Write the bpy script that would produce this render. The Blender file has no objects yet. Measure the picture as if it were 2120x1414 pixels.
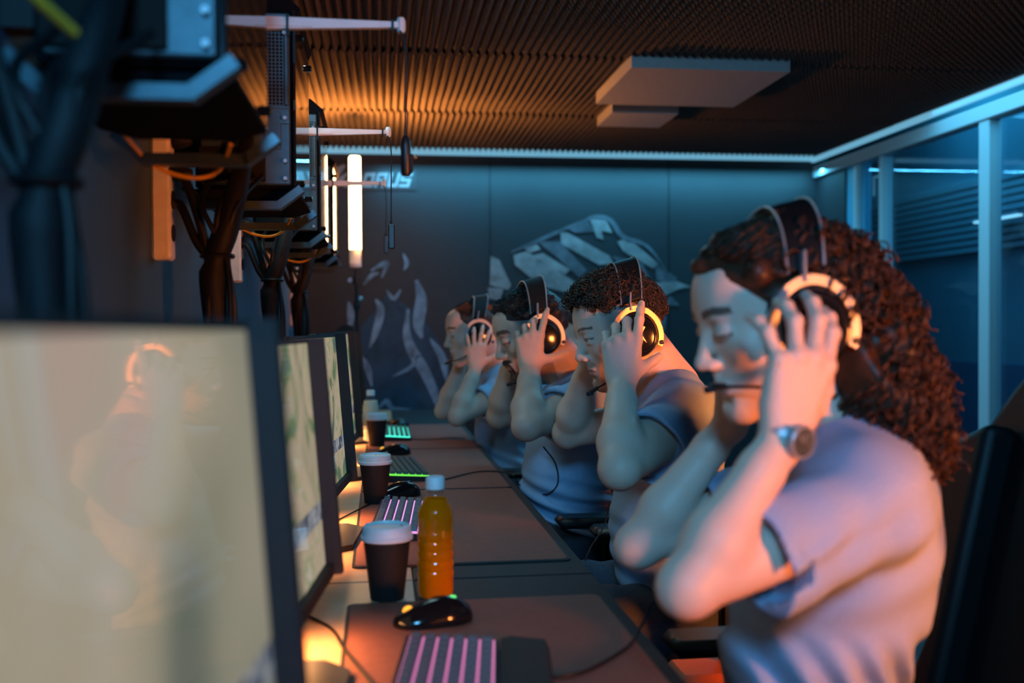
import bpy, bmesh, math, random
import numpy as np
from math import sin, cos, pi, radians, sqrt, atan2, exp
from mathutils import Vector, Matrix
random.seed(7)
rng = np.random.default_rng(11)
scene = bpy.context.scene
COL = scene.collection

# ------------------------------------------------------------------ camera
CAMLOC = Vector((0, 0, 1.2))
FPX = 2061.1
yaw, pit, rol = radians(7.55), radians(-0.88), 0.006
Fv = Vector((sin(yaw) * cos(pit), cos(yaw) * cos(pit), sin(pit)))
Rv = Vector((cos(yaw), -sin(yaw), 0))
Uv = Rv.cross(Fv)
R2 = cos(rol) * Rv - sin(rol) * Uv
U2 = sin(rol) * Rv + cos(rol) * Uv
cd = bpy.data.cameras.new('camera')
cd.lens = 35.0
cd.sensor_width = 36.0
cd.clip_start = 0.02
cd.dof.use_dof = True
cd.dof.focus_distance = 2.3
cd.dof.aperture_fstop = 2.3
cam = bpy.data.objects.new('camera', cd)
COL.objects.link(cam)
M = Matrix((R2, U2, -Fv)).transposed().to_4x4()
M.translation = CAMLOC
cam.matrix_world = M
scene.camera = cam


def ray(px, py):
    return Fv + R2 * ((px - 1060) / FPX) - U2 * ((py - 707) / FPX)


def PY(px, py, Y):          # the point seen at a pixel, at world depth Y
    d = ray(px, py)
    return CAMLOC + d * (Y / d.y)


def PX(px, py, X):
    d = ray(px, py)
    return CAMLOC + d * (X / d.x)


def PZ(px, py, Z):
    d = ray(px, py)
    return CAMLOC + d * ((Z - 1.2) / d.z)


# ------------------------------------------------------------------ world, exposure, lights
vs = scene.view_settings
vs.view_transform = 'Standard'
vs.look = 'None'
vs.gamma = 1.0
vs.exposure = 0.0
vs.use_curve_mapping = False
scene.cycles.use_denoising = True
scene.cycles.max_bounces = 6
scene.cycles.diffuse_bounces = 3
scene.cycles.glossy_bounces = 4
scene.cycles.transmission_bounces = 6
scene.cycles.transparent_max_bounces = 8
scene.cycles.sample_clamp_indirect = 4
scene.cycles.caustics_reflective = False
scene.cycles.caustics_refractive = False
w = bpy.data.worlds.new('world')
scene.world = w
w.use_nodes = True
w.node_tree.nodes['Background'].inputs[0].default_value = (0.01, 0.09, 0.18, 1)
w.node_tree.nodes['Background'].inputs[1].default_value = 0.03


def area(name, loc, target, size, power, color, sizey=None, spread=180):
    l = bpy.data.lights.new(name, 'AREA')
    l.energy = power
    l.color = color
    l.size = size
    l.spread = radians(spread)
    if sizey:
        l.shape = 'RECTANGLE'
        l.size_y = sizey
    o = bpy.data.objects.new(name, l)
    COL.objects.link(o)
    o.location = loc
    d = Vector(target) - Vector(loc)
    o.rotation_euler = d.to_track_quat('-Z', 'Y').to_euler()
    return o


BLUE = (0.16, 0.50, 1.0)
CYAN = (0.10, 0.62, 1.0)
ORANGE = (1.0, 0.25, 0.05)
# orange lamp of the room behind and to the right of the camera
area('orange_room_lamp', (2.28, 0.35, 1.02), (0.60, 2.2, 0.93), 0.30, 9, ORANGE, spread=52)
area('added_orange_fill', (1.55, -0.65, 1.0), (0.56, 1.2, 1.05), 0.25, 4.2, ORANGE, spread=42)  # second orange source, added to warm the nearest player
# cool fill added over desks; blue lamps behind the camera and along the glass
area('added_desk_fill', (-0.14, 2.5, 2.12), (0.46, 2.5, 1.10), 0.12, 36, (0.50, 0.83, 0.92), 4.2)
area('blue_front_lamp', (-0.02, -0.9, 2.05), (0.1, 1.5, 1.0), 0.4, 12, (0.12, 0.54, 1.0), spread=95)
area('blue_window_lamp', (1.75, 3.9, 2.14), (1.9, 3.9, 0.0), 1.0, 26, CYAN, 2.4)
# cyan strip light along the top of the far wall
area('far_wall_strip_lamp', (1.35, 5.62, 2.12), (1.35, 5.75, 0.9), 2.7, 22.0, CYAN, 0.03)


# ------------------------------------------------------------------ materials
def mat(name, color=(0.5, 0.5, 0.5), rough=0.5, metal=0.0, emit=None, estr=0.0, spec=0.5, trans=0.0, ior=1.45,
        vary=0.0, vscale=40, bump=0.0, bscale=200, alpha=1.0, sss=0.0, coat=0.0, attr=None, bdist=0.001, sheen=0.0):
    m = bpy.data.materials.new(name)
    m.use_nodes = True
    nt = m.node_tree
    b = nt.nodes['Principled BSDF']
    b.inputs['Base Color'].default_value = (*color, 1)
    b.inputs['Roughness'].default_value = rough
    b.inputs['Metallic'].default_value = metal
    b.inputs['Specular IOR Level'].default_value = spec
    b.inputs['IOR'].default_value = ior
    b.inputs['Transmission Weight'].default_value = trans
    b.inputs['Alpha'].default_value = alpha
    b.inputs['Coat Weight'].default_value = coat
    b.inputs['Sheen Weight'].default_value = sheen
    if sss:
        b.inputs['Subsurface Weight'].default_value = sss
        b.inputs['Subsurface Radius'].default_value = (0.6, 0.25, 0.12)
        b.inputs['Subsurface Scale'].default_value = 0.012
    if emit:
        b.inputs['Emission Color'].default_value = (*emit, 1)
        b.inputs['Emission Strength'].default_value = estr
    tc = None
    if vary or bump or attr:
        tc = nt.nodes.new('ShaderNodeTexCoord')
    src = None
    if attr:
        at = nt.nodes.new('ShaderNodeAttribute')
        at.attribute_name = attr
        src = at.outputs['Color']
    if vary:
        n = nt.nodes.new('ShaderNodeTexNoise')
        n.inputs['Scale'].default_value = vscale
        n.inputs['Detail'].default_value = 6
        nt.links.new(tc.outputs['Object'], n.inputs['Vector'])
        mr = nt.nodes.new('ShaderNodeMapRange')
        mr.inputs['From Min'].default_value = 0.3
        mr.inputs['From Max'].default_value = 0.7
        mr.inputs['To Min'].default_value = 1 - vary
        mr.inputs['To Max'].default_value = 1 + vary
        nt.links.new(n.outputs['Fac'], mr.inputs['Value'])
        mx = nt.nodes.new('ShaderNodeVectorMath')
        mx.operation = 'SCALE'
        if src:
            nt.links.new(src, mx.inputs[0])
        else:
            mx.inputs[0].default_value = color
        nt.links.new(mr.outputs['Result'], mx.inputs['Scale'])
        src = mx.outputs['Vector']
    if src:
        nt.links.new(src, b.inputs['Base Color'])
    if bump:
        n = nt.nodes.new('ShaderNodeTexNoise')
        n.inputs['Scale'].default_value = bscale
        n.inputs['Detail'].default_value = 4
        nt.links.new(tc.outputs['Object'], n.inputs['Vector'])
        bp = nt.nodes.new('ShaderNodeBump')
        bp.inputs['Strength'].default_value = bump
        bp.inputs['Distance'].default_value = bdist
        nt.links.new(n.outputs['Fac'], bp.inputs['Height'])
        nt.links.new(bp.outputs['Normal'], b.inputs['Normal'])
    return m


MT = {}
MT['black'] = mat('black_plastic', (0.012, 0.013, 0.015), 0.38, vary=0.2)
MT['matte'] = mat('black_matte', (0.010, 0.010, 0.012), 0.7)
MT['gloss'] = mat('black_gloss', (0.006, 0.006, 0.007), 0.12)
MT['casemetal'] = mat('case_metal', (0.06, 0.10, 0.12), 0.42, 0.5, vary=0.15)
MT['caseglass'] = mat('case_side_glass', (0.02, 0.018, 0.018), 0.03, 0.0, spec=1.0, ior=2.2)
MT['hole'] = mat('vent_hole', (0.004, 0.004, 0.004), 0.9)
MT['silver'] = mat('brushed_silver', (0.34, 0.36, 0.39), 0.42, 0.5)
MT['gold'] = mat('brass_ring', (0.50, 0.38, 0.25), 0.35, 0.8)
MT['rubber'] = mat('cable_rubber', (0.006, 0.006, 0.007), 0.5, spec=0.3)
MT['sleeve'] = mat('cable_sleeve', (0.006, 0.007, 0.009), 0.6, spec=0.3, bump=0.6, bscale=400)
MT['white'] = mat('white_plastic', (0.62, 0.66, 0.68), 0.45, vary=0.05)
MT['strip'] = mat('power_strip_beige', (0.85, 0.78, 0.74), 0.5, vary=0.06)
MT['lid'] = mat('lid_white', (0.72, 0.74, 0.74), 0.35)
MT['cup'] = mat('cup_black_card', (0.006, 0.005, 0.005), 0.7, bump=0.2, bscale=300)
MT['capw'] = mat('bottle_cap_white', (0.80, 0.82, 0.84), 0.4)
MT['milk'] = mat('pale_drink', (0.72, 0.74, 0.56), 0.35)
MT['pet'] = mat('clear_plastic', (1, 1, 1), 0.03, trans=1.0, ior=1.2)
MT['deskwood'] = mat('desk_wood', (0.62, 0.36, 0.20), 0.32, vary=0.08, vscale=30)
MT['deskdark'] = mat('desk_dark_board', (0.010, 0.010, 0.013), 0.65, vary=0.15, vscale=60)
MT['matcloth'] = mat('desk_mat_cloth', (0.230, 0.075, 0.050), 0.7, vary=0.1, vscale=120, bump=0.3, bscale=900)  # black cloth; orange light from the ceiling is put into this brown
MT['matedge'] = mat('desk_mat_edge', (0.008, 0.008, 0.009), 0.6)
MT['wallgrey'] = mat('wall_dark_print', (0.026, 0.024, 0.028), 0.6, vary=0.12, vscale=3)
MT['leftwall'] = mat('wall_slate', (0.042, 0.095, 0.165), 0.6, vary=0.10, vscale=2)
MT['foam'] = mat('acoustic_foam', (0.11, 0.10, 0.10), 0.9, vary=0.15, vscale=80)
MT['foamw'] = mat('acoustic_foam_white', (0.55, 0.55, 0.56), 0.9, vary=0.05)
MT['floor'] = mat('floor_vinyl', (0.06, 0.055, 0.055), 0.45, vary=0.2, vscale=12)
MT['tube'] = mat('tube_diffuser', (1, 0.9, 0.8), 0.4, emit=(1.0, 0.60, 0.26), estr=14.0)
MT['tubecap'] = mat('tube_end_frosted', (0.85, 0.78, 0.72), 0.4, emit=(1.0, 0.6, 0.35), estr=0.25)
MT['ledcyan'] = mat('led_strip_cyan', (0.15, 0.3, 0.38), 0.5, emit=(0.20, 0.55, 0.78), estr=0.68)
MT['frame'] = mat('window_frame_paint', (0.60, 0.66, 0.70), 0.4)
MT['leather'] = mat('chair_leather', (0.005, 0.005, 0.006), 0.5, spec=0.3, bump=0.25, bscale=350)
MT['green'] = mat('chair_green_reflection', (0.05, 0.085, 0.045), 0.5)  # green reflection on the dark chair, put in as colour
MT['salmon'] = mat('orange_lit_leather', (0.95, 0.26, 0.14), 0.5, bump=0.1)
MT['denim'] = mat('trouser_denim', (0.035, 0.045, 0.065), 0.85, vary=0.2, vscale=150, bump=0.4, bscale=900)
MT['shoe'] = mat('shoe_canvas', (0.05, 0.05, 0.055), 0.7)
MT['eye'] = mat('eyeball', (0.75, 0.72, 0.70), 0.12)
MT['iris'] = mat('iris', (0.10, 0.05, 0.03), 0.1)
MT['yellow'] = mat('yellow_cable', (0.75, 0.38, 0.03), 0.4)
MT['amber'] = mat('led_amber', (1, 0.5, 0.05), 0.4, emit=(1.0, 0.42, 0.03), estr=1.1)
MT['grn'] = mat('led_green', (0.2, 0.8, 0.2), 0.4, emit=(0.10, 0.75, 0.12), estr=1.2)
MT['purple'] = mat('led_purple', (0.6, 0.2, 0.7), 0.4, emit=(0.45, 0.10, 0.60), estr=0.5)


def glass_mat(name, tint, refl):
    m = bpy.data.materials.new(name)
    m.use_nodes = True
    nt = m.node_tree
    nt.nodes.remove(nt.nodes['Principled BSDF'])
    out = nt.nodes['Material Output']
    t = nt.nodes.new('ShaderNodeBsdfTransparent')
    t.inputs[0].default_value = (*tint, 1)
    g = nt.nodes.new('ShaderNodeBsdfGlossy')
    g.inputs['Roughness'].default_value = 0.02
    g.inputs[0].default_value = (0.9, 0.95, 1, 1)
    fr = nt.nodes.new('ShaderNodeFresnel')
    fr.inputs['IOR'].default_value = refl
    mx = nt.nodes.new('ShaderNodeMixShader')
    ge = nt.nodes.new('ShaderNodeNewGeometry')
    mi = nt.nodes.new('ShaderNodeMix')
    mi.inputs['A'].default_value = refl
    mi.inputs['B'].default_value = 1 / refl
    nt.links.new(ge.outputs['Backfacing'], mi.inputs['Factor'])
    nt.links.new(mi.outputs['Result'], fr.inputs['IOR'])
    nt.links.new(fr.outputs[0], mx.inputs[0])
    nt.links.new(t.outputs[0], mx.inputs[1])
    nt.links.new(g.outputs[0], mx.inputs[2])
    nt.links.new(mx.outputs[0], out.inputs[0])
    return m


def liquid_mat(name, col, col2):
    m = bpy.data.materials.new(name)
    m.use_nodes = True
    nt = m.node_tree
    nt.nodes.remove(nt.nodes['Principled BSDF'])
    d = nt.nodes.new('ShaderNodeBsdfDiffuse'); d.inputs[0].default_value = (*col, 1)
    t = nt.nodes.new('ShaderNodeBsdfTranslucent'); t.inputs[0].default_value = (*col2, 1)
    mx = nt.nodes.new('ShaderNodeMixShader'); mx.inputs[0].default_value = 0.6
    nt.links.new(d.outputs[0], mx.inputs[1]); nt.links.new(t.outputs[0], mx.inputs[2])
    nt.links.new(mx.outputs[0], nt.nodes['Material Output'].inputs[0])
    return m


MT['juice'] = liquid_mat('orange_juice', (1.0, 0.25, 0.0), (1.0, 0.55, 0.02))
MT['pane'] = glass_mat('window_glass', (0.86, 0.95, 1.0), 1.5)
MT['petwall'] = glass_mat('bottle_plastic', (0.97, 0.97, 0.97), 1.4)


# ------------------------------------------------------------------ helpers
def tag(o, label=None, cat=None, group=None, kind=None):
    if label: o['label'] = label
    if cat: o['category'] = cat
    if group: o['group'] = group
    if kind: o['kind'] = kind
    return o


def empty(name, loc=(0, 0, 0), rz=0.0, label=None, cat=None, group=None):
    o = bpy.data.objects.new(name, None)
    COL.objects.link(o)
    o.location = loc
    o.rotation_euler = (0, 0, rz)
    o.empty_display_size = 0.05
    return tag(o, label, cat, group)


def put(name, me, parent=None, mats=None, smooth=True):
    o = bpy.data.objects.new(name, me)
    COL.objects.link(o)
    if mats is not None:
        for m in (mats if isinstance(mats, (list, tuple)) else [mats]):
            me.materials.append(m)
    if smooth:
        me.shade_smooth()
    if parent:
        o.parent = parent
    return o


class MB:
    """collects vertices and faces for one mesh"""

    def __init__(s):
        s.v = []; s.f = []; s.mi = []

    def add(s, vs, fs, mi=0):
        n = len(s.v)
        s.v += [tuple(p) for p in vs]
        s.f += [tuple(i + n for i in f) for f in fs]
        s.mi += [mi] * len(fs)
        return s

    def box(s, lo, hi, mi=0, bev=0.0, M=None):
        x0, y0, z0 = lo
        x1, y1, z1 = hi
        if bev > 0:
            b = min(bev, abs(x1 - x0) / 2.01, abs(y1 - y0) / 2.01, abs(z1 - z0) / 2.01)
            vs = []
            for sx in (0, 1):
                for sy in (0, 1):
                    for sz in (0, 1):
                        cx = (x1 if sx else x0); cy = (y1 if sy else y0); cz = (z1 if sz else z0)
                        ix = cx + (-b if sx else b); iy = cy + (-b if sy else b); iz = cz + (-b if sz else b)
                        vs += [(cx, iy, iz), (ix, cy, iz), (ix, iy, cz)]
            vi = lambda sx, sy, sz, k: (sx * 4 + sy * 2 + sz) * 3 + k
            fs = []
            for a in (0, 1):
                q = [vi(a, 0, 0, 0), vi(a, 1, 0, 0), vi(a, 1, 1, 0), vi(a, 0, 1, 0)]
                fs.append(q if a else q[::-1])
                q = [vi(0, a, 0, 1), vi(1, a, 0, 1), vi(1, a, 1, 1), vi(0, a, 1, 1)]
                fs.append(q[::-1] if a else q)
                q = [vi(0, 0, a, 2), vi(1, 0, a, 2), vi(1, 1, a, 2), vi(0, 1, a, 2)]
                fs.append(q if a else q[::-1])
            for a in (0, 1):
                for c in (0, 1):
                    fs.append([vi(a, c, 0, 0), vi(a, c, 1, 0), vi(a, c, 1, 1), vi(a, c, 0, 1)])
                    fs.append([vi(a, 0, c, 0), vi(a, 1, c, 0), vi(a, 1, c, 2), vi(a, 0, c, 2)])
                    fs.append([vi(0, a, c, 1), vi(1, a, c, 1), vi(1, a, c, 2), vi(0, a, c, 2)])
            for sx in (0, 1):
                for sy in (0, 1):
                    for sz in (0, 1):
                        fs.append([vi(sx, sy, sz, 0), vi(sx, sy, sz, 1), vi(sx, sy, sz, 2)])
        else:
            vs = [(x, y, z) for x in (x0, x1) for y in (y0, y1) for z in (z0, z1)]
            fs = [(0, 1, 3, 2), (4, 6, 7, 5), (0, 4, 5, 1), (2, 3, 7, 6), (0, 2, 6, 4), (1, 5, 7, 3)]
        if M is not None:
            vs = [tuple(M @ Vector(p)) for p in vs]
        return s.add(vs, fs, mi)

    def prism(s, poly, axis, a, b, mi=0):
        n = len(poly)

        def P(u, v, w):
            return {'x': (w, u, v), 'y': (u, w, v), 'z': (u, v, w)}[axis]
        vs = [P(u, v, a) for u, v in poly] + [P(u, v, b) for u, v in poly]
        fs = [tuple(range(n)), tuple(range(2 * n - 1, n - 1, -1))] + [(i, n + i, n + (i + 1) % n, (i + 1) % n) for i in range(n)]
        return s.add(vs, fs, mi)

    def lathe(s, prof, seg=32, c=(0, 0, 0), mi=0, axis='z', cap=True, wob=None):
        vs = []; fs = []
        for i, (r, z) in enumerate(prof):
            for k in range(seg):
                a = 2 * pi * k / seg
                rr = r * (wob(a, z) if wob else 1)
                if axis == 'z': p = (c[0] + rr * cos(a), c[1] + rr * sin(a), c[2] + z)
                elif axis == 'y': p = (c[0] + rr * cos(a), c[1] + z, c[2] + rr * sin(a))
                else: p = (c[0] + z, c[1] + rr * cos(a), c[2] + rr * sin(a))
                vs.append(p)
        for i in range(len(prof) - 1):
            for k in range(seg):
                k2 = (k + 1) % seg
                fs.append((i * seg + k, i * seg + k2, (i + 1) * seg + k2, (i + 1) * seg + k))
        if cap:
            fs.append(tuple(range(seg))[::-1])
            fs.append(tuple((len(prof) - 1) * seg + k for k in range(seg)))
        return s.add(vs, fs, mi)

    def tube(s, pts, r, seg=8, mi=0, flat=None, taper=None):
        pts = [Vector(p) for p in pts]
        n = len(pts)
        t0 = (pts[1] - pts[0]).normalized()
        up = Vector((0, 0, 1)) if abs(t0.z) < 0.9 else Vector((1, 0, 0))
        nrm = t0.cross(up).normalized()
        vs = []
        for i, p in enumerate(pts):
            t = (pts[min(i + 1, n - 1)] - pts[max(i - 1, 0)])
            t = t.normalized() if t.length > 1e-9 else t0
            nrm = (nrm - t * nrm.dot(t))
            nrm = nrm.normalized() if nrm.length > 1e-9 else t.orthogonal().normalized()
            bn = t.cross(nrm)
            rr = r[i] if isinstance(r, (list, tuple)) else r
            if taper: rr *= taper(i / (n - 1))
            for k in range(seg):
                a = 2 * pi * (k + 0.5) / seg
                vs.append(p + nrm * (rr * cos(a)) + bn * (rr * (flat or 1) * sin(a)))
        fs = [(i * seg + k, i * seg + (k + 1) % seg, (i + 1) * seg + (k + 1) % seg, (i + 1) * seg + k)
              for i in range(n - 1) for k in range(seg)]
        fs += [tuple(range(seg))[::-1], tuple((n - 1) * seg + k for k in range(seg))]
        return s.add(vs, fs, mi)

    def build(s, name, mats, parent=None, smooth=False):
        me = bpy.data.meshes.new(name)
        me.from_pydata(s.v, [], s.f)
        if any(s.mi):
            me.polygons.foreach_set('material_index', s.mi)
        bm = bmesh.new(); bm.from_mesh(me)
        bmesh.ops.recalc_face_normals(bm, faces=bm.faces)
        bm.to_mesh(me); bm.free()
        me.update()
        o = put(name, me, parent, mats, smooth=False)
        if smooth:
            me.shade_smooth()
            try:
                me.set_sharp_from_angle(angle=radians(38))
            except Exception:
                pass
        return o


def spline(pts, n=8):
    pts = [Vector(p) for p in pts]
    P = [pts[0] * 2 - pts[1]] + pts + [pts[-1] * 2 - pts[-2]]
    out = []
    for i in range(1, len(P) - 2):
        for k in range(n):
            t = k / n
            a, b, c, d = P[i - 1], P[i], P[i + 1], P[i + 2]
            out.append(0.5 * ((2 * b) + (-a + c) * t + (2 * a - 5 * b + 4 * c - d) * t * t + (-a + 3 * b - 3 * c + d) * t ** 3))
    out.append(pts[-1])
    return out


def kids(o):
    return [c for c in bpy.data.objects if c.parent == o]


KIDMAP = {}


def copy_tree(o, parent=None):
    c = o.copy()
    COL.objects.link(c)
    if parent is not None:
        c.parent = parent
    for ch in kids(o):
        copy_tree(ch, c)
    return c


def struct(o):
    o['kind'] = 'structure'
    return o


# ------------------------------------------------------------------ signed-distance modelling (bodies, clothing, hair masses)
class Field:
    def __init__(s, lo, hi, h):
        s.lo = np.array(lo, float); s.h = h
        s.n = np.ceil((np.array(hi, float) - s.lo) / h).astype(int) + 1
        s.g = np.full(tuple(s.n), 0.06, np.float32)
        s.ax = [(s.lo[i] + h * np.arange(s.n[i])).astype(np.float32) for i in range(3)]

    def sub(s, lo, hi, m):
        a = np.maximum(np.floor((np.array(lo) - m - s.lo) / s.h).astype(int), 0)
        b = np.minimum(np.ceil((np.array(hi) + m - s.lo) / s.h).astype(int) + 1, s.n)
        if (b <= a).any(): return None
        sl = tuple(slice(a[i], b[i]) for i in range(3))
        X = s.ax[0][sl[0]][:, None, None]; Y = s.ax[1][sl[1]][None, :, None]; Z = s.ax[2][sl[2]][None, None, :]
        return sl, X, Y, Z

    def merge(s, sl, d, k, op):
        g = s.g[sl]
        if op == 'sub':
            d = -d
            h = np.maximum(k - np.abs(g - d), 0) / max(k, 1e-9)
            s.g[sl] = np.maximum(g, d) + h * h * k * 0.25
        elif op == 'min':
            h = np.maximum(k - np.abs(g - d), 0) / max(k, 1e-9)
            s.g[sl] = np.minimum(g, d) - h * h * k * 0.25

    def cone(s, a, b, ra, rb, k=0.01, op='min', sq=None):
        """round cone from a to b; sq=(dir, f): squeezed by factor f along dir"""
        a = np.array(a, float); b = np.array(b, float)
        R = max(ra, rb)
        r = s.sub(np.minimum(a, b) - R, np.maximum(a, b) + R, k + 3 * s.h)
        if r is None: return s
        sl, X, Y, Z = r
        ab = b - a
        L2 = max(float(ab @ ab), 1e-12)
        px, py, pz = X - a[0], Y - a[1], Z - a[2]
        t = np.clip((px * ab[0] + py * ab[1] + pz * ab[2]) / L2, 0, 1)
        qx, qy, qz = px - t * ab[0], py - t * ab[1], pz - t * ab[2]
        if sq is not None:
            n = np.array(sq[0], float); n /= np.linalg.norm(n)
            f = sq[1]
            dn = (qx * n[0] + qy * n[1] + qz * n[2])
            q2 = qx * qx + qy * qy + qz * qz + dn * dn * (1 / (f * f) - 1)
            d = np.sqrt(np.maximum(q2, 0)) - (ra + t * (rb - ra))
            d = d * (0.5 + 0.5 * f)
        else:
            d = np.sqrt(qx * qx + qy * qy + qz * qz) - (ra + t * (rb - ra))
        s.merge(sl, d.astype(np.float32), k, op)
        return s

    def ell(s, c, r, Rm=None, k=0.01, op='min'):
        """ellipsoid; Rm rows are the local axes in world space"""
        c = np.array(c, float); r = np.array(r, float)
        Rm = np.eye(3) if Rm is None else np.array(Rm, float)
        ext = np.sqrt(((Rm * r[:, None]) ** 2).sum(0))
        q = s.sub(c - ext, c + ext, k + 3 * s.h)
        if q is None: return s
        sl, X, Y, Z = q
        x, y, z = X - c[0], Y - c[1], Z - c[2]
        k0 = 0; k1 = 0
        for i in range(3):
            u = (x * Rm[i, 0] + y * Rm[i, 1] + z * Rm[i, 2])
            k0 = k0 + (u / r[i]) ** 2
            k1 = k1 + (u / r[i] ** 2) ** 2
        k0 = np.sqrt(k0); k1 = np.sqrt(k1)
        d = k0 * (k0 - 1) / np.maximum(k1, 1e-6)
        s.merge(sl, d.astype(np.float32), k, op)
        return s

    def custom(s, lo, hi, fn, m=0.0):
        """fn(X,Y,Z,g) -> new g on a region"""
        r = s.sub(lo, hi, m)
        if r is None: return s
        sl, X, Y, Z = r
        s.g[sl] = fn(X, Y, Z, s.g[sl]).astype(np.float32)
        return s

    def mesh(s, name, iters=0):
        g, h, lo = s.g, s.h, s.lo
        for i in range(3):      # close at the border
            sl = [slice(None)] * 3
            for e in (0, -1):
                sl[i] = e
                g[tuple(sl)] = np.maximum(g[tuple(sl)], 1e-3)
        S = g < 0
        nx, ny, nz = [int(q) - 1 for q in s.n]
        cnt = np.zeros((nx, ny, nz), np.int8)
        offs = [(i, j, k) for i in (0, 1) for j in (0, 1) for k in (0, 1)]
        for o in offs:
            cnt += S[o[0]:o[0] + nx, o[1]:o[1] + ny, o[2]:o[2] + nz]
        act = (cnt > 0) & (cnt < 8)
        ii = np.argwhere(act)
        idx = np.full(act.shape, -1, np.int32)
        idx[act] = np.arange(len(ii))
        P = np.zeros((len(ii), 3)); N = np.zeros(len(ii))
        vals = {o: g[ii[:, 0] + o[0], ii[:, 1] + o[1], ii[:, 2] + o[2]].astype(float) for o in offs}
        for o in offs:
            for a in range(3):
                if o[a] == 0:
                    o1 = list(o); o1[a] = 1; o1 = tuple(o1)
                    v0, v1 = vals[o], vals[o1]
                    m = (v0 < 0) != (v1 < 0)
                    t = np.where(m, v0 / np.where(m, v0 - v1, 1), 0)
                    q = np.zeros((len(ii), 3)) + np.array(o)
                    q[:, a] += t
                    P[m] += q[m]; N[m] += 1
        V = lo + h * (ii + P / N[:, None])
        F = []
        for a in range(3):
            b, c = (a + 1) % 3, (a + 2) % 3
            s0 = [slice(None)] * 3; s1 = [slice(None)] * 3
            s0[a] = slice(0, s.n[a] - 1); s1[a] = slice(1, s.n[a])
            for q in (b, c):
                s0[q] = slice(1, s.n[q] - 1); s1[q] = slice(1, s.n[q] - 1)
            A, B = S[tuple(s0)], S[tuple(s1)]
            e = np.argwhere(A != B)
            ins = A[e[:, 0], e[:, 1], e[:, 2]]
            base = e.copy(); base[:, b] += 1; base[:, c] += 1
            quad = []
            for db, dc in ((-1, -1), (0, -1), (0, 0), (-1, 0)):
                q = base.copy(); q[:, b] += db; q[:, c] += dc
                quad.append(idx[q[:, 0], q[:, 1], q[:, 2]])
            quad = np.stack(quad, 1)
            quad[~ins] = quad[~ins][:, ::-1]
            F.append(quad)
        F = np.concatenate(F)
        F = F[(F >= 0).all(1)]
        for _ in range(iters):          # light smoothing
            acc = np.zeros_like(V); c_ = np.zeros(len(V))
            for a_, b_ in ((0, 1), (1, 2), (2, 3), (3, 0)):
                np.add.at(acc, F[:, a_], V[F[:, b_]]); np.add.at(c_, F[:, a_], 1)
                np.add.at(acc, F[:, b_], V[F[:, a_]]); np.add.at(c_, F[:, b_], 1)
            V = 0.5 * V + 0.5 * acc / np.maximum(c_, 1)[:, None]
        me = bpy.data.meshes.new(name)
        me.vertices.add(len(V)); me.vertices.foreach_set('co', V.astype(np.float32).ravel())
        me.loops.add(F.size); me.loops.foreach_set('vertex_index', F.ravel().astype(np.int32))
        me.polygons.add(len(F))
        me.polygons.foreach_set('loop_start', np.arange(0, F.size, 4, dtype=np.int32))
        me.polygons.foreach_set('loop_total', np.full(len(F), 4, np.int32))
        me.update(calc_edges=True)
        me.validate()
        return me, V


def vcol(me, cols, name='tint'):
    a = me.color_attributes.new(name, 'FLOAT_COLOR', 'POINT')
    c = np.ones((len(cols), 4), np.float32)
    c[:, :3] = cols
    a.data.foreach_set('color', c.ravel())


# ================================================================== THE ROOM
DESK_Z = 0.748
XL, XR, YB = -0.41, 2.66, 5.75
struct(MB().box((-0.7, -1.6, -0.05), (3.6, 8.3, 0)).build('floor', MT['floor']))
struct(MB().box((XL - 0.12, -1.6, 0), (XL, YB, 2.3)).build('wall_left', MT['leftwall']))
struct(MB().box((XL - 0.12, YB, 0), (2.70, YB + 0.12, 2.3)).build('wall_back', MT['wallgrey']))

# ceiling: acoustic foam in square sheets with pointed ridges running down the room
pitch = 0.0318
xs = np.arange(XL, XR + 0.001, pitch / 2)
seams = [0.55, 1.62, 2.67, 3.70, 4.73, 5.70]
mb = MB()
for si in range(len(seams) - 1):
    ys = np.linspace(seams[si], seams[si + 1] - 0.004, 66)
    V = []; Fc = []
    ph = si % 2
    for j, y in enumerate(ys):
        edge = 1.0 if 0 < j < len(ys) - 1 else (0.75 if j == 0 else 0.9)
        for i, x in enumerate(xs):
            pk = ((i + ph) % 2 == 0)
            a = (1.0 if j % 2 == 0 else 0.62) if pk else (0.0 if j % 2 == 0 else 0.16)
            V.append((x, y, 2.232 - 0.036 * a * edge))
    nxv = len(xs)
    for j in range(len(ys) - 1):
        for i in range(nxv - 1):
            Fc.append((j * nxv + i, (j + 1) * nxv + i, (j + 1) * nxv + i + 1, j * nxv + i + 1))
    mb.add(V, Fc)
mb.box((XL - 0.12, -1.6, 2.236), (XR + 0.02, YB + 0.12, 2.34))
me = bpy.data.meshes.new('ceiling')
me.from_pydata(mb.v, [], mb.f)
struct(put('ceiling', me, None, [MT['foam']], smooth=False))

# light strips where the walls meet the ceiling
struct(MB().box((XL, YB - 0.016, 2.186), (XR - 0.05, YB - 0.002, 2.226)).build('trim_1', MT['ledcyan']))
tr = MB().box((XR - 0.075, 0.2, 2.176), (XR - 0.055, YB - 0.02, 2.204))
struct(tr.build('trim_2', MT['ledcyan']))
# vertical joint lines of the printed wall covering
for n, px in enumerate((1015, 1385)):
    p = PY(px, 500, YB - 0.001)
    struct(MB().box((p.x - 0.0015, YB - 0.003, 0), (p.x + 0.0015, YB, 2.2)).build('trim_%d' % (n + 3), MT['hole']))

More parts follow.
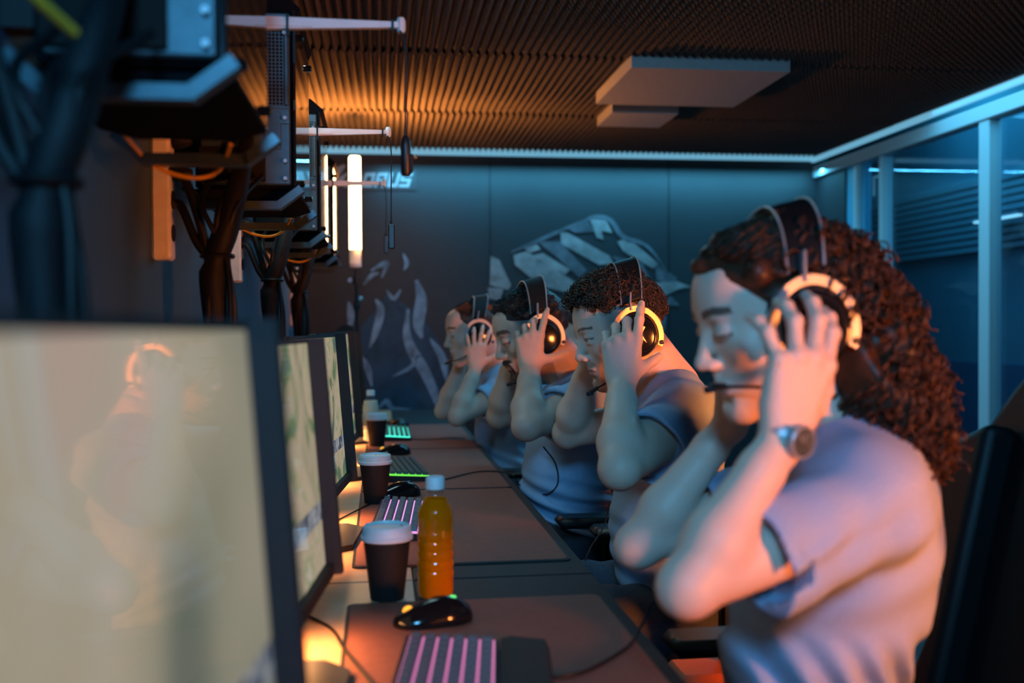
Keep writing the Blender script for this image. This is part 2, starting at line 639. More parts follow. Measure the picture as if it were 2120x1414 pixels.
# glazed partition on the right: every post, rail and pane on its own
fr = MB().box((XR - 0.055, -1.2, 2.085), (XR + 0.02, YB, 2.15), bev=0.004)
struct(fr.build('trim_5', MT['frame']))
struct(MB().box((XR - 0.05, -1.2, 0), (XR + 0.02, YB, 0.10), bev=0.004).build('trim_6', MT['frame']))
struct(MB().box((XR - 0.03, 5.38, 0.1), (XR + 0.03, YB, 2.085)).build('wall_pillar', MT['wallgrey']))
MT['panelblue'] = mat('lit_corridor_blue', (0.10, 0.42, 0.62), 0.5)  # solid panel; its blue stands in for the lit corridor wall
struct(MB().box((XR - 0.02, 5.17, 0.1), (XR + 0.02, 5.38, 2.085)).build('wall_lit_corridor', MT['panelblue']))
posts = [(1785, 0.050), (1838, 0.035), (2055, 0.075)]
ypost = []
for n, (px, wd) in enumerate(posts):
    y = PX(px, 500, XR).y
    ypost.append(y)
    pb = MB().box((XR - 0.045, y - wd / 2, 0.1), (XR + 0.02, y + wd / 2, 2.085), bev=0.006)
    struct(pb.build('trim_%d' % (n + 7), MT['frame']))
for n, (a, b) in enumerate([(ypost[0], ypost[1]), (ypost[1], ypost[2]), (ypost[2], 1.6), (1.6, -1.2)]):
    o = MB().box((XR - 0.008, min(a, b) + 0.02, 0.1), (XR, max(a, b) - 0.02, 2.085)).build('window_%d' % (n + 1), MT['pane'])
    struct(o)
struct(MB().box((XR - 0.045, 1.57, 0.1), (XR + 0.02, 1.63, 2.085), bev=0.006).build('trim_10', MT['frame']))

# corridor beyond the glass
MT['corr'] = mat('corridor_wall', (0.10, 0.22, 0.30), 0.6, vary=0.08, vscale=2)
MT['corrlow'] = mat('corridor_dado', (0.05, 0.11, 0.20), 0.5)
struct(MB().box((3.5, -1.6, 0.97), (3.6, 8.2, 2.75)).build('wall_corridor', MT['corr']))
struct(MB().box((3.485, -1.6, 0), (3.6, 8.2, 0.97)).build('wall_corridor_dado', MT['corrlow']))
struct(MB().box((2.7, 8.2, 0), (3.6, 8.3, 2.75)).build('wall_corridor_end', MT['corr']))
struct(MB().box((XR + 0.03, -1.6, 2.75), (3.6, 8.3, 2.8)).build('ceiling_corridor', MT['matte']))
MT['slat'] = mat('blind_slats', (0.16, 0.30, 0.38), 0.4)
bl = empty('window_blind', (3.45, 4.9, 1.62), 0, 'wide blue slatted blind on the corridor wall behind the glass', 'blind')
for k in range(9):
    MB().box((0, -2.6, k * 0.042), (0.035, 2.9, k * 0.042 + 0.027), M=Matrix.Identity(4)).build('slat', MT['slat'], bl)
MB().box((0.0, -2.6, 9 * 0.042), (0.06, 2.9, 9 * 0.042 + 0.05), bev=0.004).build('head_rail', MT['slat'], bl)
# thin corridor ceiling lamp seen through the glass
pa, pb = PX(2020, 463, 3.30), PX(2112, 443, 3.30)
lt = empty('corridor_lamp', (3.30, pa.y, pa.z), 0, 'thin pale corridor lamp seen through the glass beside the tall post', 'lamp')
MT['corrled'] = mat('corridor_led', (0.8, 0.9, 1), 0.4, emit=(0.25, 0.62, 0.80), estr=1.4)
MB().box((-0.015, pb.y - pa.y, 0), (0.015, 0, 0.012)).build('diffuser', MT['corrled'], lt)
MB().box((-0.02, pb.y - pa.y - 0.01, 0.012), (0.13, 0.01, 0.03)).build('housing', MT['slat'], lt)
area('corridor_light', (3.05, 5.2, 2.65), (3.3, 5.4, 0.0), 0.5, 46, (0.05, 0.55, 0.9), 4.5)
# reflection of a sign letter, put on the glass as a solid shape
mk = MB()
p = PX(1817, 385, XR - 0.012)
for a, b in (((0, 0), (0, 0.10)), ((0.0, 0.10), (0.075, 0.10)), ((0.075, 0.10), (0.075, 0))):
    mk.tube([(XR - 0.012, p.y - a[0] + 0.04, p.z - 0.05 + a[1]), (XR - 0.012, p.y - b[0] + 0.04, p.z - 0.05 + b[1])], 0.007, 6)
tag(mk.build('window_letter', MT['frame'], None), 'pale reflected letter n on the glass beside the narrow post', 'letter')

# ---- white foam squares on the ceiling
def foam_square(x0, x1, y0, y1, label):
    t = empty('ceiling_foam_square', ((x0 + x1) / 2, (y0 + y1) / 2, 2.235), 0, label, 'foam panel', 'white foam squares on the ceiling')
    m = MB()
    n = int(round((x1 - x0) / pitch)) * 2
    X = np.linspace(-(x1 - x0) / 2, (x1 - x0) / 2, n + 1)
    hy = (y1 - y0) / 2
    V = []; Fc = []
    for i, x in enumerate(X):
        zt = -0.038 + (0.0 if i % 2 else 0.020)
        V += [(x, -hy, zt), (x, -hy, -0.075), (x, hy, -0.075), (x, hy, zt)]
    for i in range(n):
        a, b = i * 4, i * 4 + 4
        for k in range(4):
            Fc.append((a + k, a + (k + 1) % 4, b + (k + 1) % 4, b + k))
    Fc += [(0, 3, 2, 1), (n * 4, n * 4 + 1, n * 4 + 2, n * 4 + 3)]
    m.add(V, Fc)
    m.build('sheet', MT['foamw'], t)
    m = MB().box((-hy * 0.5, -hy * 0.5, -0.045), (hy * 0.5, hy * 0.5, 0.0))
    m.build('glue_block', MT['foam'], t)


foam_square(0.936, 1.554, 3.628, 4.243, 'large white foam square hanging on the dark ridged ceiling')
foam_square(1.045, 1.352, 4.40, 4.715, 'small white foam square on the ceiling behind the large one')

# ---- wall graphic and sign on the far wall
MT['pr4'] = mat('print_grey', (0.12, 0.11, 0.13), 0.6, vary=0.4, vscale=14)
MT['pr1'] = mat('print_beige_grey', (0.30, 0.25, 0.25), 0.6, vary=0.35, vscale=14)
MT['pr2'] = mat('print_grey_blue_lit', (0.15, 0.24, 0.33), 0.6, vary=0.6, vscale=12)  # print grey with the blue light on the wall mixed in
MT['pr3'] = mat('print_dark_blue_lit', (0.010, 0.045, 0.085), 0.6, vary=0.5, vscale=8)  # dark print, blue light likewise put into the colour


def print_poly(m, pts, mi, lift):
    vs = [PY(x, y, YB - lift) for x, y in pts]
    n = len(vs)
    vs2 = [v + Vector((0, 0.0012, 0)) for v in vs]
    m.add(vs + vs2, [tuple(range(n)), tuple(range(2 * n - 1, n - 1, -1))] + [(i, n + i, n + (i + 1) % n, (i + 1) % n) for i in range(n)], mi)


def stroke(m, pts, wpx, mi, lift):
    P_ = [Vector((x, y, 0)) for x, y in pts]
    P_ = spline(P_, 6)
    n = len(P_)
    L = []; R = []
    for i, p in enumerate(P_):
        t = (P_[min(i + 1, n - 1)] - P_[max(i - 1, 0)]).normalized()
        wv = wpx * 0.5 * (0.25 + sin(pi * min(max(i / (n - 1), 0.02), 0.98)) * 0.9)
        L.append((p.x - t.y * wv, p.y + t.x * wv)); R.append((p.x + t.y * wv, p.y - t.x * wv))
    for i in range(n - 1):
        print_poly(m, [L[i], L[i + 1], R[i + 1], R[i]], mi, lift)


m = MB()
print_poly(m, [(745, 680), (800, 610), (860, 640), (905, 700), (935, 780), (930, 870), (745, 870)], 2, 0.0026)
for pts, wd, mi in [([(768, 560), (800, 545), (790, 575)], 10, 1), ([(752, 590), (770, 570), (785, 565)], 8, 1),
                    ([(765, 720), (780, 680), (788, 640), (778, 620)], 15, 1), ([(845, 640), (842, 690), (855, 730), (880, 770), (905, 830), (915, 862)], 20, 1),
                    ([(862, 580), (872, 620), (866, 670), (873, 700)], 22, 1), ([(800, 600), (815, 618), (830, 600)], 8, 1),
                    ([(740, 730), (760, 760), (770, 800)], 12, 1), ([(780, 850), (800, 830), (812, 845), (850, 848)], 9, 1),
                    ([(722, 625), (726, 650), (724, 690)], 13, 1), ([(835, 525), (842, 545), (836, 560)], 8, 1),
                    ([(890, 700), (915, 740), (925, 790)], 14, 1), ([(812, 780), (850, 760), (870, 730)], 7, 1)]:
    stroke(m, pts, wd, mi, 0.005)
mech = [([(1016, 530), (1034, 538), (1058, 590), (1052, 600), (1014, 590)], 0),
        ([(1010, 595), (1042, 598), (1036, 622), (1012, 618)], 0),
        ([(1063, 528), (1090, 520), (1200, 590), (1190, 610), (1120, 592), (1066, 548)], 0),
        ([(1082, 512), (1112, 506), (1120, 516), (1098, 524)], 0),
        ([(1104, 528), (1124, 524), (1180, 558), (1170, 568), (1112, 540)], 0),
        ([(1112, 500), (1160, 500), (1215, 560), (1200, 575), (1150, 530)], 1),
        ([(1160, 480), (1176, 482), (1262, 530), (1270, 545), (1240, 548), (1162, 505)], 0),
        ([(1220, 452), (1255, 456), (1268, 482), (1245, 478), (1250, 496), (1236, 492)], 0),
        ([(1170, 470), (1215, 452), (1230, 480), (1190, 482)], 1),
        ([(1278, 500), (1300, 492), (1362, 545), (1352, 556), (1290, 520)], 0),
        ([(1268, 530), (1330, 545), (1350, 585), (1320, 600), (1290, 565)], 1),
        ([(1355, 540), (1372, 556), (1402, 575), (1395, 590), (1360, 580)], 1),
        ([(1350, 586), (1400, 582), (1432, 594), (1405, 598), (1372, 614), (1352, 606)], 0),
        ([(1362, 640), (1388, 612), (1408, 632), (1380, 632), (1372, 660)], 1),
        ([(1368, 650), (1380, 655), (1376, 688), (1366, 680)], 1)]
for pts, mi in mech:
    print_poly(m, pts, 3 if mi == 1 else 0, 0.005)
stroke(m, [(1200, 470), (1225, 450), (1262, 455), (1290, 490), (1340, 510), (1380, 560)], 9, 3, 0.0065)
stroke(m, [(1058, 522), (1110, 500), (1160, 478), (1205, 458)], 7, 3, 0.0065)
tag(m.build('wall_print', [MT['pr1'], MT['pr2'], MT['pr3'], MT['pr4']]), 'grey machine and smoke graphic printed on the dark far wall', 'mural')

# the lettering high on the far wall
sg = empty('wall_sign', PY(780, 372, YB - 0.01), 0, 'silver slanted lettering and bird emblem high on the far wall', 'sign')
MT['signm'] = mat('sign_grey', (0.30, 0.31, 0.33), 0.4)
MT['signd'] = mat('sign_back', (0.03, 0.03, 0.035), 0.5)


def sgp(x, y): return PY(x, y, YB - 0.004) - sg.location


def sign_shape(name, polys, th=0.006, mt='signm'):
    q = MB()
    for poly in polys:
        vs = [sgp(x, y) for x, y in poly]
        vs2 = [v - Vector((0, th, 0)) for v in vs]
        n = len(vs)
        q.add(vs + vs2, [tuple(range(n)), tuple(range(2 * n - 1, n - 1, -1))] + [(i, n + i, n + (i + 1) % n, (i + 1) % n) for i in range(n)])
    q.build(name, MT[mt], sg)


sign_shape('backing_strip', [[(636, 352), (862, 352), (862, 394), (636, 394)]], 0.002, 'signd')
sign_shape('emblem', [[(684, 352), (712, 340), (716, 344), (704, 360), (692, 372), (684, 366)],
                      [(690, 378), (704, 366), (722, 356), (712, 372), (700, 386)]])


def ital(cx, wd, strokes):
    """letter from boxes in a 0..1 square, slanted"""
    out = []
    for poly in strokes:
        out.append([(cx + (u - 0.5) * wd + (v - 0.5) * 9, 388 - v * 30) for u, v in poly])
    return out


LET = {'A': [[(0, 0), (.25, 0), (.6, 1), (.4, 1)], [(.55, 1), (.75, 1), (1, 0), (.75, 0)], [(.3, .25), (.8, .25), (.8, .42), (.3, .42)]],
       'O': [[(0, 0), (.26, 0), (.26, 1), (0, 1)], [(.74, 0), (1, 0), (1, 1), (.74, 1)], [(.26, 0), (.74, 0), (.74, .24), (.26, .24)], [(.26, .76), (.74, .76), (.74, 1), (.26, 1)]],
       'R': [[(0, 0), (.26, 0), (.26, 1), (0, 1)], [(.26, .78), (1, .78), (1, 1), (.26, 1)], [(.76, .5), (1, .5), (1, .78), (.76, .78)], [(.26, .38), (1, .38), (1, .56), (.26, .56)], [(.5, .38), (.75, .38), (1, 0), (.72, 0)]],
       'U': [[(0, 0), (.26, 0), (.26, 1), (0, 1)], [(.74, 0), (1, 0), (1, 1), (.74, 1)], [(.26, 0), (.74, 0), (.74, .24), (.26, .24)]],
       'S': [[(0, .78), (1, .78), (1, 1), (0, 1)], [(0, .5), (.26, .5), (.26, .78), (0, .78)], [(0, .4), (1, .4), (1, .6), (0, .6)], [(.74, .2), (1, .2), (1, .4), (.74, .4)], [(0, 0), (1, 0), (1, .22), (0, .22)]]}
for ch, cx in zip('AORUS', (727, 763, 789, 815, 840)):
    sign_shape('letter', ital(cx, 22, LET[ch]))

# ================================================================== DESKS
def make_desk(y0, y1):
    t = empty('gaming_desk', (-0.02, (y0 + y1) / 2, 0), 0)
    L = (y1 - y0) / 2
    MB().box((-0.385, -L, DESK_Z - 0.028), (0.075, L, DESK_Z), bev=0.002).build('rear_board', MT['deskwood'], t)
    MB().box((0.076, -L, DESK_Z - 0.028), (0.402, L, DESK_Z), bev=0.003).build('front_board', MT['deskdark'], t)
    MB().box((-0.33, -L + 0.02, 0.30), (-0.31, L - 0.02, DESK_Z - 0.028)).build('modesty_panel', MT['matte'], t)
    for sy in (-1, 1):
        MB().box((-0.34, sy * (L - 0.05) - 0.02, 0), (0.30, sy * (L - 0.05) + 0.02, 0.04), bev=0.004).box(
            (-0.06, sy * (L - 0.05) - 0.02, 0.04), (0.02, sy * (L - 0.05) + 0.02, DESK_Z - 0.028), bev=0.004).build('leg', MT['matte'], t)
    return t


for y0, y1, lab in ((-0.20, 1.775, 'long desk in front, carrying the orange drink bottle'), (1.78, 3.70, 'middle long desk with the purple lit keyboard'),
                    (3.705, 5.45, 'farthest long desk, against the far wall')):
    tag(make_desk(y0, y1), lab, 'desk', 'desks joined in one row')

MATS = [(0.75, 1.628, 'orange-lit black desk mat nearest the camera'), (1.875, 2.735, 'desk mat behind the orange drink bottle'),
        (2.745, 3.655, 'desk mat under the green lit keyboard'), (3.665, 4.58, 'desk mat under the cyan lit keyboard')]
for y0, y1, lab in MATS:
    t = empty('desk_mat', (0.153, (y0 + y1) / 2, DESK_Z), 0, lab, 'desk mat', 'desk mats along the row')
    W, L = 0.209, (y1 - y0) / 2

    def rr(w_, l_, r=0.015):
        out = []
        for cx, cy, a0 in ((w_ - r, l_ - r, 0), (-w_ + r, l_ - r, 90), (-w_ + r, -l_ + r, 180), (w_ - r, -l_ + r, 270)):
            for q in range(5):
                a = radians(a0 + q * 22.5)
                out.append((cx + r * cos(a), cy + r * sin(a)))
        return out
    MB().prism(rr(W, L), 'z', 0.0, 0.0035).build('stitched_edge', MT['matedge'], t)
    MB().prism(rr(W - 0.006, L - 0.006), 'z', 0.0035, 0.0045).build('cloth', MT['matcloth'], t)

# ================================================================== MONITORS
def screen_mat(nm='screen_picture', soft=False):
    m = bpy.data.materials.new(nm)
    m.use_nodes = True
    nt = m.node_tree
    b = nt.nodes['Principled BSDF']
    b.inputs['Base Color'].default_value = (0.01, 0.01, 0.01, 1)
    b.inputs['Roughness'].default_value = 0.04
    b.inputs['IOR'].default_value = 1.55
    tc = nt.nodes.new('ShaderNodeTexCoord')
    oi = nt.nodes.new('ShaderNodeObjectInfo')
    mp = nt.nodes.new('ShaderNodeVectorMath'); mp.operation = 'ADD'
    nt.links.new(tc.outputs['Object'], mp.inputs[0])
    nt.links.new(oi.outputs['Location'], mp.inputs[1])
    n1 = nt.nodes.new('ShaderNodeTexNoise'); n1.inputs['Scale'].default_value = 2.6 if soft else 7; n1.inputs['Detail'].default_value = 0.5 if soft else 4
    n1.inputs['Distortion'].default_value = 1.2
    nt.links.new(mp.outputs[0], n1.inputs['Vector'])
    cr = nt.nodes.new('ShaderNodeValToRGB')
    e = cr.color_ramp.elements
    e[0].position = 0.30; e[0].color = (0.10, 0.16, 0.20, 1)
    e[1].position = 0.41; e[1].color = (0.17, 0.26, 0.11, 1)
    for p, c in ((0.455, (0.46, 0.40, 0.27, 1)), (0.58, (0.60, 0.48, 0.34, 1)), (0.655, (0.36, 0.40, 0.22, 1)), (0.69, (0.66, 0.55, 0.44, 1))):
        q = e.new(p); q.color = c
    nt.links.new(n1.outputs['Fac'], cr.inputs[0])
    if soft:
        for q, c in zip(e, ((0.10, 0.12, 0.13), (0.20, 0.22, 0.17), (0.34, 0.33, 0.24), (0.52, 0.45, 0.33), (0.56, 0.50, 0.40), (0.60, 0.46, 0.38))):
            q.color = (*c, 1)
    # lower information bar
    sp = nt.nodes.new('ShaderNodeSeparateXYZ')
    nt.links.new(tc.outputs['Object'], sp.inputs[0])
    n2 = nt.nodes.new('ShaderNodeTexNoise'); n2.inputs['Scale'].default_value = 45; n2.inputs['Detail'].default_value = 3
    nt.links.new(mp.outputs[0], n2.inputs['Vector'])
    cr2 = nt.nodes.new('ShaderNodeValToRGB')
    e = cr2.color_ramp.elements
    e[0].position = 0.38; e[0].color = (0.05, 0.07, 0.12, 1)
    e[1].position = 0.62; e[1].color = (0.42, 0.44, 0.46, 1)
    nt.links.new(n2.outputs['Fac'], cr2.inputs[0])
    mr = nt.nodes.new('ShaderNodeMath'); mr.operation = 'COMPARE'
    mr.inputs[1].default_value = -0.085; mr.inputs[2].default_value = 0.014
    nt.links.new(sp.outputs['Z'], mr.inputs[0])
    mx = nt.nodes.new('ShaderNodeMix'); mx.data_type = 'RGBA'
    nt.links.new(mr.outputs[0], mx.inputs['Factor'])
    nt.links.new(cr.outputs[0], mx.inputs['A'])
    nt.links.new(cr2.outputs[0], mx.inputs['B'])
    nt.links.new(mx.outputs['Result'], b.inputs['Emission Color'])
    b.inputs['Emission Strength'].default_value = 0.62
    return m


MT['screen'] = screen_mat()
MT['screen_soft'] = screen_mat('screen_soft_picture', True)
MT['desk_glow'] = mat('added_warm_glow', (1, 0.7, 0.4), 0.5, emit=(1.0, 0.42, 0.14), estr=2.0)  # warm strip added under each monitor to light the desk
TILT = radians(4.3)
desk_glow_data = bpy.data.lights.new('added_desk_glow_light', 'AREA')
desk_glow_data.shape = 'RECTANGLE'; desk_glow_data.size = 0.5; desk_glow_data.size_y = 0.012
desk_glow_data.spread = radians(130); desk_glow_data.energy = 2.2; desk_glow_data.color = (1.0, 0.42, 0.14)


def make_monitor():
    t = empty('monitor', (0, 0, 0), 0)
    Mt = Matrix.Translation((0, 0, 0.085)) @ Matrix.Rotation(-TILT, 4, 'Y')
    h = 0.352
    MB().box((-0.030, -0.305, 0), (-0.002, 0.305, h), bev=0.004, M=Mt).box((-0.052, -0.2, 0.05), (-0.028, 0.2, h - 0.07), bev=0.01, M=Mt).build('housing', MT['black'], t)
    q = MB().box((-0.006, -0.305, 0), (0.0, -0.292, h), M=Mt).box((-0.006, 0.286, 0), (0.022, 0.305, h), M=Mt).box(
        (-0.006, -0.305, 0), (0.010, 0.305, 0.018), M=Mt).box((-0.006, -0.305, h - 0.007), (0.0, 0.305, h), M=Mt)
    q.build('bezel', MT['matte'], t)
    s = MB().box((-0.003, -0.293, -0.165), (-0.0012, 0.286, 0.165)).build('screen', MT['screen'], t)
    s.matrix_local = Mt @ Matrix.Translation((0, 0, 0.018 + 0.165))
    MB().box((-0.085, -0.035, 0.012), (-0.060, 0.035, 0.27), bev=0.006).box((-0.08, -0.03, 0.2), (-0.035, 0.03, 0.26), bev=0.004).build('stand_neck', MT['black'], t)
    MB().prism([(-0.16, -0.12), (0.02, -0.13), (0.06, -0.09), (0.06, 0.09), (0.02, 0.13), (-0.16, 0.12)], 'z', 0, 0.012).build('stand_base', MT['black'], t)
    b = MB().box((-0.028, -0.25, -0.003), (-0.014, 0.25, 0.001), M=Mt).build('added_glow_strip', MT['desk_glow'], t)
    l = bpy.data.objects.new('added_desk_glow', desk_glow_data)
    COL.objects.link(l)
    l.parent = t
    l.location = (-0.021, 0, 0.079)
    l.rotation_euler = (radians(-18), 0, pi / 2)
    return t


mon = make_monitor()
MLAB = ['huge blurred monitor closest to the camera at left', 'second monitor from the front, showing a beige and green picture',
        'slim slanted monitor beside the black coffee cups', 'farther monitor edge just past the slim slanted one', 'last monitor in the row near the far wall']
YAWM = radians(5.8)
for k in (1, 2, 3, 4, 0):
    o = mon if k == 0 else copy_tree(mon)
    far = Vector((-0.076, 0.82, DESK_Z)) if k == 0 else Vector((-0.078, 0.585 + 0.925 * k, DESK_Z))
    d = Vector((sin(YAWM), cos(YAWM), 0)); n = Vector((cos(YAWM), -sin(YAWM), 0))
    o.location = far - d * 0.305
    o.rotation_euler = (0, 0, -YAWM)
    if k == 0:
        o.scale = (1, 1, 1.05)
        for c in kids(o):
            if c.name.startswith('screen'):
                c.data = c.data.copy()
                c.data.materials[0] = MT['screen_soft']
    tag(o, MLAB[k], 'monitor', 'monitors along the desks')

# ================================================================== COMPUTER CASES ON THE LEFT WALL
def bar_path(m, pts, wx, wy, mi=0):
    m.tube(pts, wx, 4, mi, flat=wy / wx)


MT['darkmatte'] = mat('case_dark_matte', (0.005, 0.006, 0.008), 0.9, spec=0.06)


def make_case():
    """local: glass side at x=0, rear face at y=0.05, body z 0..0.345; origin at the body's lower rear edge"""
    t = empty('pc_case', (0, 0, 0), 0)
    W, D, H = 0.195, 0.36, 0.345
    b = MB().box((-W, 0.03, 0), (-0.006, D, H), bev=0.003)
    b.build('body', MT['darkmatte'], t)
    p = MB().box((-W + 0.012, 0.018, 0.006), (-0.012, 0.032, H - 0.004), bev=0.003)
    p.box((-0.0235, 0.014, 0.160), (-0.0145, 0.020, 0.318), bev=0.002)
    p.box((-0.068, 0.015, 0.318), (-0.014, 0.0195, 0.322))
    p.box((-0.068, 0.015, 0.154), (-0.014, 0.0195, 0.158))
    p.box((-0.185, 0.014, 0.125), (-0.014, 0.0185, 0.132))
    p.box((-0.062, 0.015, 0.075), (-0.030, 0.0205, 0.148), bev=0.001)
    p.build('rear_plate', MT['casemetal'], t)
    hl = MB()
    for i in range(9):
        for j in range(22):
            cx = -0.0285 - i * 0.0072
            cz = 0.164 + j * 0.0070
            hl.lathe([(0.0026, 0), (0.0026, 0.0025)], 8, (cx, 0.0165, cz), axis='y')
    hl.build('vent_grille', MT['hole'], t)
    MB().lathe([(0.045, 0), (0.048, 0.004), (0.040, 0.006)], 24, (-0.135, 0.012, 0.25), axis='y').build('exhaust_fan', MT['hole'], t)
    MB().box((-0.185, 0.010, 0.012), (-0.060, 0.020, 0.078), bev=0.002).build('power_supply', MT['hole'], t)
    for z in (0.018, 0.052, 0.135, 0.30):
        MB().lathe([(0.004, 0), (0.004, 0.006), (0.002, 0.008)], 8, (-0.022, 0.008, z), axis='y').build('screw', MT['silver'], t)
    MB().box((-0.006, 0.015, 0.004), (-0.001, D + 0.02, H)).build('side_glass', MT['caseglass'], t)
    for z, y in ((0.02, 0.10), (0.02, D - 0.02), (H - 0.03, 0.10), (H - 0.03, D - 0.02)):
        MB().lathe([(0.007, 0), (0.007, 0.008), (0.003, 0.010)], 10, (-0.001, y, z), axis='x').build('thumb_screw', MT['gloss'], t)
    # flared end blocks above and below the body
    for sgn, z0 in ((-1, 0.0), (1, H)):
        m = MB()
        prof = [(-W - 0.004, z0), (0.0, z0), (0.006, z0 + sgn * 0.014), (-0.030, z0 + sgn * (0.026 if sgn < 0 else 0.045)), (-W + 0.034, z0 + sgn * (0.026 if sgn < 0 else 0.045)), (-W - 0.010, z0 + sgn * 0.014)]
        m.prism(prof, 'y', 0.045, D - 0.05 if sgn < 0 else D + 0.02)
        m.build('bottom_bumper' if sgn < 0 else 'top_bumper', MT['darkmatte'], t)
    hz = -0.037
    for i, y in enumerate((0.0, D + 0.045)):
        m = MB()
        pts = [(-W - 0.012, y, -0.004), (-W + 0.022, y, hz), (-0.033, y, hz), (0.008, y, -0.006)]
        for a, c in zip(pts[:-1], pts[1:]):
            a = Vector(a); c = Vector(c); d = (c - a).normalized()
            nrm = Vector((-d.z, 0, d.x))
            q = []
            for s1 in (-1, 1):
                for s2 in (-1, 1):
                    q.append((s1, s2))
            vs = []
            for base in (a - d * 0.003, c + d * 0.003):
                for s1, s2 in ((-1, -1), (1, -1), (1, 1), (-1, 1)):
                    vs.append(base + nrm * (0.0078 * s1) + Vector((0, 0.014 * s2, 0)))
            m.add(vs, [(0, 1, 2, 3), (7, 6, 5, 4), (0, 4, 5, 1), (1, 5, 6, 2), (2, 6, 7, 3), (3, 7, 4, 0)])
        m.build('carry_handle', MT['casemetal'], t)
    return t


case = make_case()
CLAB = ['large blurred computer case nearest the camera, on the left wall', 'computer case with the silver grille and screws, behind the nearest case',
        'third computer case from the front, above the slim monitors', 'farthest visible computer case beside the glowing tubes']
CASEX, CASEY, CASEZ, CP = -0.152, 1.04, 1.472, 0.93
for k in range(4):
    o = case if k == 0 else copy_tree(case)
    o.location = (CASEX - 0.006 * k, CASEY + CP * k, CASEZ)
    tag(o, CLAB[k], 'computer', 'computer cases mounted along the left wall')
    br = MB().box((XL, CASEY + CP * k + 0.12, CASEZ + 0.06), (CASEX - 0.006 * k - 0.19, CASEY + CP * k + 0.16, CASEZ + 0.30)).build('wall_bracket', MT['matte'], None)
    br.parent = o
    br.matrix_parent_inverse = Matrix.Translation(o.location).inverted()

# yellow patch leads under the cases
for k in range(3):
    y0 = CASEY + CP * k
    pts = spline([(-0.36, y0 + 0.30, 1.50), (-0.32, y0 + 0.40, 1.435), (-0.27, y0 + 0.43, 1.415), (-0.23, y0 + 0.44, 1.425), (-0.20, y0 + 0.36, 1.45)])
    tag(MB().tube(pts, 0.0032, 8).build('patch_cable', MT['yellow'], None, True),
        ['yellow cable looping under the nearest computer case', 'yellow cable looping under the case with the silver grille', 'yellow cable looping under the third computer case'][k],
        'cable', 'yellow cables under the cases')
pts = spline([PY(40, -40, 0.80), PY(90, 10, 0.82), PY(155, 68, 0.85)], 6)
tag(MB().tube(pts, 0.0045, 8).build('patch_cable', MT['yellow'], None, True), 'thick yellow cable end in the top left corner', 'cable')

# sleeved cable bundles from the cases to the desk
def bundle(k, label):
    y = 0.93 + 0.93 * k
    x = -0.285
    b = empty('cable_bundle', (x, y, DESK_Z), 0, label, 'cable bundle', 'cable bundles hanging down the left wall')
    def L(p): return (p[0] - x, p[1] - y, p[2] - DESK_Z)
    r0 = 0.030
    main = spline([L(p) for p in [(x + 0.035, y + 0.10, 1.56), (x + 0.032, y + 0.03, 1.48), (x + 0.010, y, 1.38), (x - 0.012, y, 1.30), (x - 0.008, y, 1.18), (x - 0.004, y, 1.04), (x - 0.01, y, 0.90), (x, y, 0.762)]], 6)
    n = len(main)
    MB().tube(main, [r0 * (0.55 + 0.35 * sin(i / n * 5.5) ** 2 + (0.30 if i > n * 0.4 else 0)) * 0.85 for i in range(n)], 12).build('sleeve', MT['sleeve'], b, True)
    for j, (zz, dx) in enumerate(((1.50, 0.0), (1.44, 0.004))):
        p = spline([L(q) for q in [(XL + 0.018, y + 0.03 + 0.02 * j, zz - 0.02), (XL + 0.05, y + 0.02, zz - 0.015), (x - 0.045, y + 0.005, zz - 0.08), (x - 0.018 + dx, y, 1.30), (x - 0.014, y, 1.16)]], 6)
        MB().tube(p, 0.0085, 8).build('power_lead', MT['rubber'], b, True)
    for j, (ox, oy) in enumerate(((0.02, -0.022), (-0.02, -0.02), (0.024, 0.0))):
        p = spline([L(q) for q in [(x + 0.045 * (j - 1) + 0.02, y + 0.09, 1.49), (x + 0.03 * (j - 1), y - 0.01, 1.42), (x + ox * 0.5, y + oy * 0.5, 1.33), (x + ox, y + oy, 1.22), (x + ox * 0.8, y + oy, 1.0), (x + ox, y + oy, 0.765)]], 6)
        MB().tube(p, 0.0052, 8).build('data_lead', MT['rubber'], b, True)
    for z in (1.33, 1.12, 0.95):
        MB().lathe([(0.030, -0.004), (0.032, 0), (0.030, 0.004)], 14, (-0.006, 0, z - DESK_Z)).build('tie', MT['rubber'], b, True)


for k, lab in enumerate(('thick blurred cable bundle at the far left', 'sleeved cable bundle below the nearest computer case',
                         'cable bundle below the case with the silver grille', 'cable bundle below the third computer case')):
    bundle(k, lab)

# power strips upright on the left wall, plugs pushed in from the side
def make_strip():
    t = empty('power_strip', (0, 0, 0), 0)
    MB().box((0.0, -0.024, 0), (0.034, 0.024, 0.36), bev=0.005).build('housing', MT['strip'], t)
    for i in range(5):
        MB().lathe([(0.016, 0), (0.016, 0.002), (0.013, 0.002)], 14, (0.034, 0, 0.05 + i * 0.062), axis='x').build('socket', MT['hole'], t)
    for z in (0.16, 0.22):
        MB().lathe([(0.015, 0), (0.016, 0.01), (0.010, 0.028), (0.006, 0.034)], 14, (0.036, 0, z), axis='x').build('plug', MT['rubber'], t, True)
    MB().box((0.008, -0.006, 0.36), (0.022, 0.006, 0.367)).build('switch', MT['black'], t)
    return t


